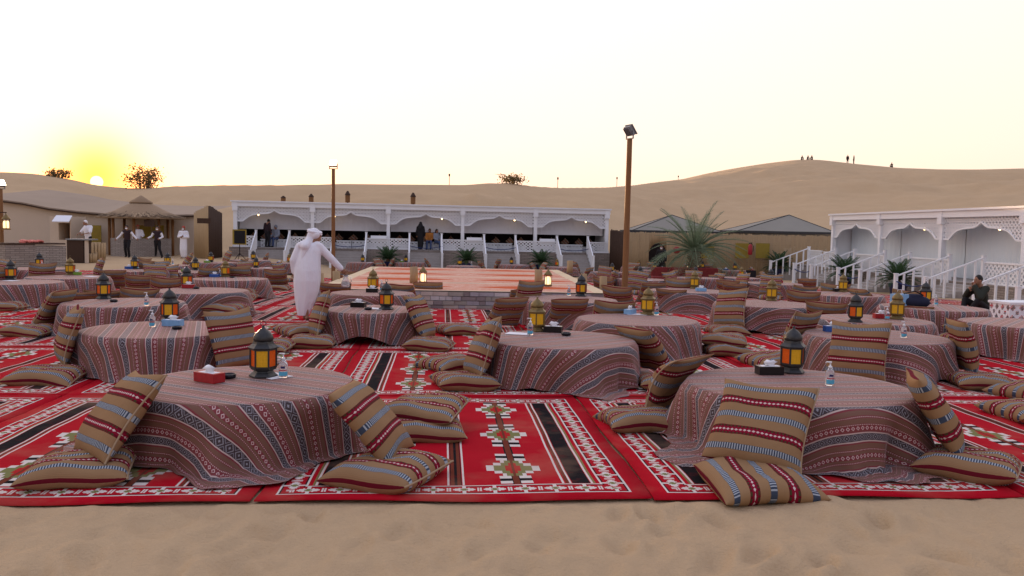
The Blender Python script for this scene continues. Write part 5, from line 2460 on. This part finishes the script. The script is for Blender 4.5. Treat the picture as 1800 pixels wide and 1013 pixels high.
# black signboard on a tripod by the long pavilion
p = P(421, 462, 43.5)
sb = empty('signboard', (p.x, p.y, float(gz(p.x, p.y))))
zc = P(421, 417, 43.5).z - float(gz(p.x, p.y))
MB().box(-.36, .36, -.02, .02, zc - .40, zc + .40).build('frame', M['yellow'], sb)
MB().box(-.27, .31, -.032, -.021, zc - .34, zc + .34).build('panel', M['blackcloth'], sb)
sp_ = MB()
sp_.tube([(0, .03, zc - .4), (0, .03, .25)], .025, 6)
for a in (0, 2.1, 4.2):
    sp_.tube([(0, .03, .35), (.35 * math.cos(a), .03 + .35 * math.sin(a), 0)], .018, 5)
sp_.build('stand', M['dark'], sb)
tag(sb, 'black board in a yellow frame on a tripod left of the pavilion', 'signboard')

# low black sign left of the right-hand stairs
p = P(1320, 478, 40.0)
sb = empty('floor_sign', (p.x, p.y, float(gz(p.x, p.y))), R_(-10))
MB().box(-.24, .24, -.015, .015, .25, .68).build('panel', M['blackcloth'], sb)
MB().box(-.02, .02, .0, .04, 0, .3).build('stake', M['dark'], sb)
tag(sb, 'small black sign on a stake left of the first right-hand stair', 'sign')

# lanterns on stakes along the dune behind the pavilion, marker stakes on the crest
for k, (px_, py_, hh) in enumerate(((498, 352, .42), (547, 353, .6), (611, 353, .8), (726, 356, .8))):
    p = P(px_, py_ + 3, 58.0)
    t = empty('dune_lantern', p)
    MB().tube([(0, 0, -1.2), (0, 0, 0)], .05, 6).build('post', M['darkwood'], t)
    MB().lathe([(.14, 0), (.17, .05), (.17, hh * .6), (.12, hh * .62)], 8).build('body', M['pole'], t)
    MB().lathe([(.2, hh * .62), (.19, hh * .7), (.05, hh)], 8).build('cap', M['darkwood'], t)
    tag(t, 'wooden lantern post on the slope above the long pavilion, %s from the left' % ORD[k], 'lantern', 'lantern posts on the dune slope')
for k, (px_, py_, Y) in enumerate(((790, 324, 85), (981, 329, 90), (1085, 327, 101), (1192, 318, 126))):
    p = crest_pt(px_, 0.0) if k < 3 else PR(px_, py_ + 4, Y)
    mb = MB()
    mb.tube([(0, 0, -.5), (0, 0, 1.0)], .03, 5)
    mb.box(-.08, .08, -.02, .02, .85, 1.1)
    o = mb.build('marker_stake', M['dark'])
    o.location = p
    tag(o, 'thin marker stake on the dune crest, %s from the left' % ORD[k], 'stake', 'marker stakes on the crest')


# ------------------------------------------------------------------ people
def capsule(mb, a, b, ra, rb, n=10, flat_=1.0):
    a, b = Vector(a), Vector(b)
    d = b - a
    L = max(d.length, 1e-5)
    d = d / L
    up = Vector((0, 1, 0)) if abs(d.y) < .9 else Vector((1, 0, 0))
    x = d.cross(up).normalized()
    y = x.cross(d)
    prof = []
    for k in range(4):
        t_ = math.pi / 2 * (1 - k / 3)
        prof.append((-ra * math.sin(t_), ra * math.cos(t_)))
    for k in range(4):
        t_ = math.pi / 2 * k / 3
        prof.append((L + rb * math.sin(t_), rb * math.cos(t_)))
    vs, fs = [], []
    for z, r in prof:
        r = max(r, .001)
        for k in range(n):
            an = 2 * math.pi * k / n
            vs.append(a + d * z + x * r * math.cos(an) + y * r * math.sin(an) * flat_)
    for i in range(len(prof) - 1):
        for k in range(n):
            k2 = (k + 1) % n
            fs.append((i * n + k, i * n + k2, (i + 1) * n + k2, (i + 1) * n + k))
    fs.append(tuple(range(n))[::-1])
    fs.append(tuple((len(prof) - 1) * n + k for k in range(n)))
    mb.add(vs, fs)


def ellip(mb, c, rx, ry, rz, rot=None):
    n, m_ = 14, 10
    vs, fs = [], []
    for i in range(m_ + 1):
        t_ = math.pi * i / m_
        for k in range(n):
            a = 2 * math.pi * k / n
            v = Vector((rx * math.sin(t_) * math.cos(a), ry * math.sin(t_) * math.sin(a), rz * math.cos(t_)))
            if rot is not None:
                v = rot @ v
            vs.append(Vector(c) + v)
    for i in range(m_):
        for k in range(n):
            k2 = (k + 1) % n
            fs.append((i * n + k, (i + 1) * n + k, (i + 1) * n + k2, i * n + k2))
    mb.add(vs, fs)


def fuse(mb, name, mat, parent, vox=.016, smooth_it=4):
    """one continuous skin over overlapping volumes"""
    me = mb.mesh(name, mat)
    tmp = bpy.data.objects.new(name, me)
    COL.objects.link(tmp)
    md = tmp.modifiers.new('r', 'REMESH')
    md.mode = 'VOXEL'
    md.voxel_size = vox
    sm = tmp.modifiers.new('s', 'SMOOTH')
    sm.iterations = smooth_it
    sm.factor = .5
    dg = bpy.context.evaluated_depsgraph_get()
    out = bpy.data.meshes.new_from_object(tmp.evaluated_get(dg))
    bpy.data.objects.remove(tmp)
    out.materials.clear()
    out.materials.append(mat)
    out.polygons.foreach_set('use_smooth', [True] * len(out.polygons))
    return link(name, out, parent)


STAND = dict(hipL=(-.09, 0, .90), hipR=(.09, 0, .90), kneeL=(-.10, -.02, .48), kneeR=(.10, -.02, .48), footL=(-.11, .02, .07), footR=(.11, .02, .07),
             shL=(-.18, 0, 1.40), shR=(.18, 0, 1.40), elL=(-.24, .02, 1.12), elR=(.24, .02, 1.12), haL=(-.25, -.06, .87), haR=(.25, -.06, .87), head=(0, -.02, 1.60), chest=(0, 0, 1.28), pel=(0, 0, .95))


def hand(mb, w_, d, side, sc=1.0):
    """palm, four bent fingers and a thumb, starting at wrist w_ and pointing along d"""
    w_, d = Vector(w_), Vector(d).normalized()
    s_ = d.cross(Vector((0, 1, 0)) if abs(d.y) < .9 else Vector((1, 0, 0))).normalized() * side
    nrm = d.cross(s_).normalized()
    for k, ln in enumerate((.066, .076, .070, .054)):
        o = w_ + d * .085 * sc + s_ * (.028 - .019 * k) * sc
        m_ = o + (d * .6 + nrm * .25) * ln * .62 * sc
        e = m_ + (d * .35 + nrm * .6) * ln * .55 * sc
        mb.tube([o - d * .02, m_, e], [.0095 * sc, .0088 * sc, .007 * sc], 6)
    o = w_ + d * .025 * sc + s_ * .034 * sc
    mb.tube([o, o + (d * .6 + s_ * .6) * .04 * sc, o + (d * 1.0 + s_ * .55 + nrm * .3) * .06 * sc], [.012 * sc, .010 * sc, .008 * sc], 6)
    vs = []
    for t_, ww in ((0, .024), (.045, .040), (.088, .041)):
        for sx, sn in ((-1, -1), (1, -1), (1, 1), (-1, 1)):
            vs.append(w_ + d * t_ * sc + s_ * sx * ww * sc + nrm * sn * .013 * sc)
    mb.add(vs, [(3, 2, 1, 0), (8, 9, 10, 11)] + [(4 * i + a, 4 * i + (a + 1) % 4, 4 * i + 4 + (a + 1) % 4, 4 * i + 4 + a) for i in range(2) for a in range(4)])


def person(loc, rz, label, outfit, pose=None, height=1.72, face=0.0, vox=.022, skin='skin'):
    J = {k: Vector(v) for k, v in STAND.items()}
    for k, v in (pose or {}).items():
        J[k] = Vector(v)
    root = empty('person', loc, rz)
    s_ = height / 1.72
    root.scale = (s_, s_, s_)
    tag(root, label, 'person')
    hr = Matrix.Rotation(face, 3, 'Z')
    # skin: head, neck, trunk core, limbs as one surface
    b = MB()
    hd = J['head']
    ellip(b, hd, .078, .098, .118, hr)
    ellip(b, hd + hr @ Vector((0, -.045, -.06)), .052, .055, .055, hr)
    capsule(b, hd + hr @ Vector((0, -.092, .012)), hd + hr @ Vector((0, -.112, -.022)), .011, .016, 6)
    for sx in (-1, 1):
        ellip(b, hd + hr @ Vector((sx * .080, .01, -.01)), .012, .022, .032, hr)
    capsule(b, hd + Vector((0, .02, -.06)), (J['shL'] + J['shR']) / 2 + Vector((0, 0, .02)), .055, .07)
    capsule(b, J['chest'], J['pel'], .12, .12)
    for q in 'LR':
        capsule(b, J['chest'] + Vector((0, 0, .06)), J['sh' + q], .08, .05)
        capsule(b, J['sh' + q], J['el' + q], .046, .036)
        capsule(b, J['el' + q], J['ha' + q], .036, .024)
        capsule(b, J['pel'], J['hip' + q], .10, .08)
        capsule(b, J['hip' + q], J['knee' + q], .078, .050)
        capsule(b, J['knee' + q], J['foot' + q], .048, .034)
        f = J['foot' + q]
        capsule(b, f + Vector((0, .02, -.03)), f + Vector((0, -.15, -.04)), .036, .03)
    body = fuse(b, 'body', M[skin], root, vox)
    for q, sd_ in (('L', -1), ('R', 1)):
        h = MB()
        hand(h, J['ha' + q], J['ha' + q] - J['el' + q], sd_)
        h.build('hand', M[skin], body, True)
    ey = MB()
    for sx in (-1, 1):
        ellip(ey, hd + hr @ Vector((sx * .032, -.088, .012)), .013, .008, .008, hr)
    ey.build('eyes', M['hair'], body, True)
    mo = MB()
    ellip(mo, hd + hr @ Vector((0, -.096, -.058)), .024, .006, .007, hr)
    mo.build('mouth', M['redcap'], body, True)

    def top(mat, name, grow=.018, sleeve=1.0, low=0.0):
        m = MB()
        capsule(m, J['chest'] + Vector((0, 0, .04)), J['pel'] + Vector((0, 0, low)), .135 + grow, .13 + grow, 14, .82)
        for q in 'LR':
            capsule(m, J['chest'] + Vector((0, 0, .08)), J['sh' + q], .09 + grow, .056 + grow)
            if sleeve > 0:
                e = J['sh' + q].lerp(J['el' + q], min(1, sleeve * 2))
                capsule(m, J['sh' + q], e, .054 + grow, .046 + grow)
                if sleeve > .5:
                    capsule(m, J['el' + q], J['el' + q].lerp(J['ha' + q], (sleeve - .5) * 2), .046 + grow, .036 + grow)
        return fuse(m, name, M[mat], root, vox)

    def legs(mat, name='trousers', grow=.016):
        m = MB()
        for q in 'LR':
            capsule(m, J['pel'], J['hip' + q], .12 + grow, .09 + grow)
            capsule(m, J['hip' + q], J['knee' + q], .088 + grow, .062 + grow)
            capsule(m, J['knee' + q], J['foot' + q] + Vector((0, 0, .02)), .060 + grow, .048 + grow)
        fuse(m, name, M[mat], root, vox)
        sh = MB()
        for q in 'LR':
            f = J['foot' + q]
            capsule(sh, f + Vector((0, .03, -.03)), f + Vector((0, -.16, -.04)), .045, .038)
        fuse(sh, 'shoes', M['blackcloth'], root, vox * .8)

    def hair(mat='hair', long_=False, cover=False):
        m = MB()
        ellip(m, hd + hr @ Vector((0, .018, .028)), .088, .100, .108, hr)
        if long_:
            capsule(m, hd + hr @ Vector((0, .06, 0)), hd + hr @ Vector((0, .10, -.26)), .085, .05)
        o = fuse(m, 'headwear' if mat != 'hair' else 'hair', M[mat], root, .014)
        return o

    def robe(mat, w_=.20, foot=.22, sleeve=1.0):
        m = MB()
        lean_ = (J['chest'] - J['pel'])
        capsule(m, J['chest'] + Vector((0, 0, .06)), J['pel'], .165, .185, 18, .78)
        mid = (J['footL'] + J['footR']) / 2
        kn = (J['kneeL'] + J['kneeR']) / 2
        capsule(m, J['pel'], kn, .185, .20, 18, .85)
        capsule(m, kn, Vector((mid.x, mid.y, .17)), .20, foot * .78, 18, .85)
        for q in 'LR':
            capsule(m, J['chest'] + Vector((0, 0, .08)), J['sh' + q], .11, .078)
            capsule(m, J['sh' + q], J['el' + q], .080, .072)
            capsule(m, J['el' + q], J['el' + q].lerp(J['ha' + q], .86), .072, .060)
        return fuse(m, 'robe', M[mat], root, vox)

    def mask():
        m = MB()
        ellip(m, hd + hr @ Vector((0, -.075, -.045)), .056, .045, .045, hr)
        m.build('face_mask', M['tissue'], root, True)

    def scarf(mat, drape=True):
        m = MB()
        ellip(m, hd + hr @ Vector((0, .022, .03)), .102, .112, .118, hr)
        if drape:
            capsule(m, hd + hr @ Vector((0, .06, -.02)), J['chest'] + Vector((0, .13, .06)), .095, .10, 12, .7)
            for sx in (-1, 1):
                capsule(m, hd + hr @ Vector((sx * .07, .03, -.02)), J['sh' + ('L' if sx < 0 else 'R')] + Vector((-sx * .05, .05, .03)), .05, .07)
        fuse(m, 'headscarf', M[mat], root, .014)

    for f in outfit:
        nm, args = f[0], f[1:]
        {'top': top, 'legs': legs, 'hair': hair, 'robe': robe, 'mask': mask, 'scarf': scarf}[nm](*args)
    return root


# the man in the white robe: seen from behind, stooping a little, right arm reaching out and down
mp = G(541, 563)
mpose_r = dict(chest=(.02, -.06, 1.28), pel=(0, 0, .95), head=(.09, -.17, 1.60), shL=(-.17, -.03, 1.40), shR=(.19, -.09, 1.40), elL=(-.27, .04, 1.13), haL=(-.27, -.02, .88),
             elR=(.40, -.16, 1.17), haR=(.58, -.26, .96), hipL=(-.09, 0, .9), hipR=(.09, 0, .9), kneeL=(-.06, -.03, .48), kneeR=(.05, .08, .48), footL=(-.10, -.12, .07), footR=(.0, .07, .08))


mpose = {k: (-v[0], v[1], v[2]) for k, v in mpose_r.items()}     # he faces away: his right is local -x
mpose = {**mpose, **{a: mpose[b] for a, b in (('shL', 'shR'), ('shR', 'shL'), ('elL', 'elR'), ('elR', 'elL'), ('haL', 'haR'), ('haR', 'haL'), ('hipL', 'hipR'), ('hipR', 'hipL'), ('kneeL', 'kneeR'), ('kneeR', 'kneeL'), ('footL', 'footR'), ('footR', 'footL'))}}


def robed_man():
    r = person((mp.x, mp.y, mp.z), R_(180 - 6), 'man in a long white robe and white headscarf reaching out over the cushions', [], mpose, 1.69, R_(-52), .013)
    J = {k: Vector(v) for k, v in {**STAND, **mpose}.items()}
    # one continuous loose robe lofted from shoulders to ankles, with sleeves
    m = MB()
    secs = [(1.475, .075, .07, -.03, -.09), (1.43, .215, .11, -.015, -.06), (1.33, .255, .15, -.01, -.05), (1.15, .265, .18, .0, -.02), (.95, .285, .205, .005, .01), (.75, .29, .21, .01, .02),
            (.55, .26, .195, .02, .02), (.35, .205, .17, .045, .02), (.20, .15, .145, .065, .02), (.09, .115, .125, .08, .02)]
    n = 28
    vs, fs = [], []
    for (z, rx, ry, cx, cy) in secs:
        for k in range(n):
            a = 2 * math.pi * k / n
            fold = 1 + (.07 * math.sin(7 * a + z * 2.2) + .035 * math.sin(13 * a - z * 4)) * max(0, 1.15 - z)
            vs.append((cx + rx * .89 * math.cos(a) * fold, cy + ry * .92 * math.sin(a) * fold, z))
    for i in range(len(secs) - 1):
        for k in range(n):
            k2 = (k + 1) % n
            fs.append((i * n + k, (i + 1) * n + k, (i + 1) * n + k2, i * n + k2))
    fs.append(tuple(range(n)))
    fs.append(tuple((len(secs) - 1) * n + k for k in range(n))[::-1])
    m.add(vs, fs)
    for q in 'LR':
        e = J['el' + q].lerp(J['ha' + q], .86)
        capsule(m, J['sh' + q] * .8 + J['chest'] * .2 + Vector((0, 0, .03)), J['sh' + q], .10, .080, 12)
        capsule(m, J['sh' + q], J['el' + q], .080, .072, 12)
        capsule(m, J['el' + q], e, .072, .060, 12)
    fuse(m, 'robe', M['thobe'], r, .013, 6)
    hd = J['head']
    hr = Matrix.Rotation(R_(-52), 3, 'Z')
    s_ = MB()
    ellip(s_, hd + hr @ Vector((0, .03, .035)), .112, .118, .118, hr)
    capsule(s_, hd + hr @ Vector((-.085, .02, .02)), hd + hr @ Vector((.085, .02, .03)), .07, .07, 12)
    capsule(s_, hd + hr @ Vector((0, .085, .03)), hd + hr @ Vector((.02, .13, -.10)), .075, .07, 12)
    capsule(s_, hd + hr @ Vector((.02, .09, -.06)), Vector((.03, .075, 1.40)), .08, .085, 12)
    capsule(s_, Vector((.02, .08, 1.42)), Vector((.07, .115, 1.16)), .075, .03, 12, .6)
    capsule(s_, hd + hr @ Vector((.06, .04, -.06)), Vector((.12, .02, 1.42)), .06, .07, 12)
    ro = fuse(s_, 'headscarf', M['thobe'], r, .011, 4)
    tw = MB()
    for k in range(2):
        pts = []
        for i in range(17):
            a = 2 * math.pi * i / 16
            pts.append(hd + hr @ Vector((.118 * math.cos(a), .02 + .122 * math.sin(a), .055 + .03 * k + .03 * math.sin(a + k))))
        tw.tube(pts, .022, 8, cap=False)
    tw.build('scarf_wrap', M['thobe'], ro, True)
    # clear jug hanging from the right hand
    W = Matrix.Translation(r.location) @ Matrix.Rotation(r.rotation_euler.z, 4, 'Z') @ Matrix.Scale(1.69 / 1.72, 4)
    hp = W @ (J['haL'] + (J['haL'] - J['elL']).normalized() * .10)
    g = empty('glass_jug', hp + Vector((0, 0, -.26)))
    MB().lathe([(.05, 0), (.075, .01), (.085, .06), (.07, .13), (.04, .19), (.05, .23), (.046, .23), (.036, .19), (.064, .13), (.078, .06), (.06, .016), (0, .014)], 18, cap=False).build('bowl', M['clear'], g, True)
    MB().tube([(.05, 0, .21), (.10, 0, .20), (.11, 0, .12), (.08, 0, .07)], .008, 6).build('handle', M['clear'], g, True)
    tag(g, 'clear glass jug held in the robed man\'s outstretched hand', 'jug')


robed_man()


def gp(px_, py_, Y):
    p = P(px_, py_, Y)
    p.z = float(gz(p.x, p.y))
    return p


WAITER = [('legs', 'blackcloth'), ('top', 'thobe', 'shirt', .012, 1.0), ('top', 'vest', 'waistcoat', .026, 0.0), ('hair',), ('mask',)]
person(gp(224, 459, 43), R_(6), 'waiter in a dark waistcoat with arms spread, walking left of the kiosk counter', WAITER,
       dict(elL=(-.34, .0, 1.18), haL=(-.50, -.08, 1.0), elR=(.34, .0, 1.18), haR=(.50, -.05, 1.02), kneeR=(.10, -.14, .50), footR=(.10, .0, .09), footL=(-.1, .12, .1), head=(0, -.05, 1.60)), 1.68)
person(gp(277, 457, 43.5), R_(12), 'waiter in a dark waistcoat striding past the kiosk counter', WAITER,
       dict(elL=(-.30, .02, 1.16), haL=(-.44, -.12, 1.08), elR=(.28, -.02, 1.14), haR=(.14, -.20, 1.06), kneeR=(.13, -.14, .5), footR=(.26, -.16, .08), kneeL=(-.08, .04, .5), footL=(-.14, .24, .14)), 1.66)
person(gp(323, 456, 43.5), R_(0), 'man in a long white robe and red cap standing with arms folded', [('robe', 'thobe'), ('hair', 'redcap'), ('mask',)],
       dict(elL=(-.26, -.02, 1.14), haL=(-.02, -.20, 1.18), elR=(.26, -.02, 1.14), haR=(.02, -.22, 1.14)), 1.70)
person(gp(243, 450, 45.0), R_(30), 'man in white with a red cap behind the kiosk counter', [('robe', 'thobe'), ('hair', 'redcap')],
       dict(elR=(.26, -.1, 1.15), haR=(.16, -.3, 1.08)), 1.72)
person(gp(156, 457, 41.5) + Vector((0, 0, .1)), R_(-25), 'chef in a white short-sleeved jacket and dark apron bent over the cabinet',
       [('legs', 'blackcloth'), ('top', 'thobe', 'jacket', .035, .45, -.1), ('hair', 'tissue')],
       dict(chest=(0, -.08, 1.28), head=(0, -.16, 1.60), elL=(-.30, -.16, 1.14), haL=(-.2, -.40, 1.05), elR=(.30, -.14, 1.14), haR=(.14, -.40, 1.05)), 1.80)


def deck_pt(px_, y_off):
    """a point on the deck of the long pavilion below pixel column px_"""
    d = ray(px_, 430)
    o = pav.location
    ux = Vector((math.cos(pav.rotation_euler.z), math.sin(pav.rotation_euler.z), 0))
    uy = Vector((-ux.y, ux.x, 0))
    base = Vector((o.x, o.y, 0)) + uy * y_off
    nrm = uy
    t_ = (base).dot(nrm) / Vector((d.x, d.y, 0)).dot(nrm)
    return Vector((d.x * t_, d.y * t_, 0.472))


SIT = dict(pel=(0, 0, .52), hipL=(-.09, 0, .5), hipR=(.09, 0, .5), kneeL=(-.12, -.42, .50), kneeR=(.12, -.42, .50), footL=(-.12, -.46, .07), footR=(.12, -.46, .07), chest=(0, 0, .86), shL=(-.18, 0, .98), shR=(.18, 0, .98),
           elL=(-.24, -.05, .72), elR=(.24, -.05, .72), haL=(-.14, -.26, .62), haR=(.14, -.26, .62), head=(0, -.03, 1.18))
person(deck_pt(470, .1), R_(150), 'waiter in dark clothes bending beside a guest in the first pavilion bay', [('legs', 'blackcloth'), ('top', 'vest', 'jacket', .02, 1.0), ('hair',)],
       dict(chest=(.03, -.10, 1.26), head=(.05, -.16, 1.56)), 1.68)
person(deck_pt(485, .75), R_(-20), 'guest in grey-blue seated in the first pavilion bay', [('legs', 'denim'), ('top', 'greycloth', 'shirt', .03, 1.0), ('scarf', 'greycloth', False)], SIT, 1.72)
person(deck_pt(683, .4), R_(95), 'waitress with a dark ponytail walking behind the pavilion balustrade', [('legs', 'blackcloth'), ('top', 'thobe', 'shirt', .012, 1.0), ('top', 'vest', 'waistcoat', .024, 0.0), ('hair', 'hair', True)], {}, 1.66)
person(deck_pt(739, -.2), R_(170), 'woman in a full black robe and headscarf standing on the pavilion deck', [('robe', 'blackcloth'), ('scarf', 'blackcloth')], {}, 1.66)
person(deck_pt(755, .75), R_(0), 'seated woman in an orange top in the third pavilion bay', [('legs', 'denim'), ('top', 'orangecloth', 'blouse', .025, 1.0), ('hair', 'hair', True)], SIT, 1.68)
person(deck_pt(767, .55), R_(50), 'seated woman with long hair and blue jeans in the third pavilion bay', [('legs', 'denim'), ('top', 'greycloth', 'blouse', .02, 1.0), ('hair', 'hair', True)], SIT, 1.66)
person(gp(1162, 470, 45.5), R_(-20), 'man in a dark suit and face mask standing in the arched doorway', [('legs', 'blackcloth'), ('top', 'thobe', 'shirt', .006, 1.0), ('top', 'blackcloth', 'suit_jacket', .03, .95), ('hair',), ('mask',)], {}, 1.74)
CROUCH = dict(SIT)
CROUCH.update(pel=(0, 0, .20), hipL=(-.09, 0, .18), hipR=(.09, 0, .18), kneeL=(-.20, -.36, .38), kneeR=(.2, -.36, .38), footL=(-.10, -.50, .07), footR=(.10, -.5, .07), chest=(0, -.10, .52), shL=(-.18, -.12, .68), shR=(.18, -.12, .68),
              elL=(-.26, -.30, .46), elR=(.24, -.32, .46), haL=(-.1, -.36, .62), haR=(.05, -.32, .72), head=(0, -.20, .88))
bp_ = G(1728, 556)
person((bp_.x, bp_.y, bp_.z), R_(-78), 'boy in a dark jacket sitting on the ground by the right-hand stairs', [('legs', 'blackcloth'), ('top', 'olive', 'jacket', .03, 1.0), ('hair',)], CROUCH, 1.66, 0, .018)
# figures on the far dune
DUNE = [(1408, 283, 179, CROUCH, 'first figure from the left sitting on the dune crest'), (1418, 283.5, 179, CROUCH, 'second figure sitting on the dune crest'), (1427, 283.5, 179, CROUCH, 'third figure sitting on the dune crest'),
        (1489, 289.5, 177, {}, 'figure in dark red standing on the dune crest'), (1500, 290.5, 177, dict(elR=(.35, -.1, 1.2), haR=(.55, -.2, 1.25)), 'figure in black holding out an arm on the dune crest'), (1568, 297, 174, CROUCH, 'lone figure crouching on the dune crest right of the others')]
for k, (px_, py_, Y, ps, lab) in enumerate(DUNE):
    p = crest_pt(px_, -0.06)
    person(p, R_(random.uniform(0, 360)), lab, [('legs', 'blackcloth'), ('top', 'vest' if k == 3 else 'blackcloth', 'jacket', .02, 1.0), ('hair',)], ps, 1.72, 0, .035)


# ------------------------------------------------------------------ bag on the right-hand table
def bag():
    p = top_pt(T26, 1606, 540)
    t = empty('bag', p, .2)
    mb = MB()
    capsule(mb, (-.16, 0, .10), (.22, 0, .09), .11, .10, 12)
    capsule(mb, (-.05, .02, .15), (.12, 0, .17), .10, .07, 12)
    fuse(mb, 'pouch', M['navycloth'], t, .02)
    MB().tube([(-.2, 0, .14), (-.25, -.05, .25), (-.05, -.08, .30), (.15, -.05, .22)], .012, 6).build('strap', M['blackcloth'], t, True)
    tag(t, 'dark blue bag slumped on the table below the right-hand stairs', 'bag')
    q = top_pt(T26, 1580, 540)
    o = empty('gift_bag', q, .3)
    MB().box(-.14, .14, -.08, .08, 0, .24).build('bag_body', M['ltbluebox'], o)
    MB().tube([(-.06, 0, .24), (-.04, 0, .32), (.04, 0, .32), (.06, 0, .24)], .005, 5).build('handle', M['tissue'], o)
    tag(o, 'light blue paper bag left of the dark bag', 'bag')


bag()
print('cushions', NCUSH[0], 'objects', len(bpy.data.objects), 'tris', sum(len(o.data.polygons) for o in bpy.data.objects if o.type == 'MESH'))
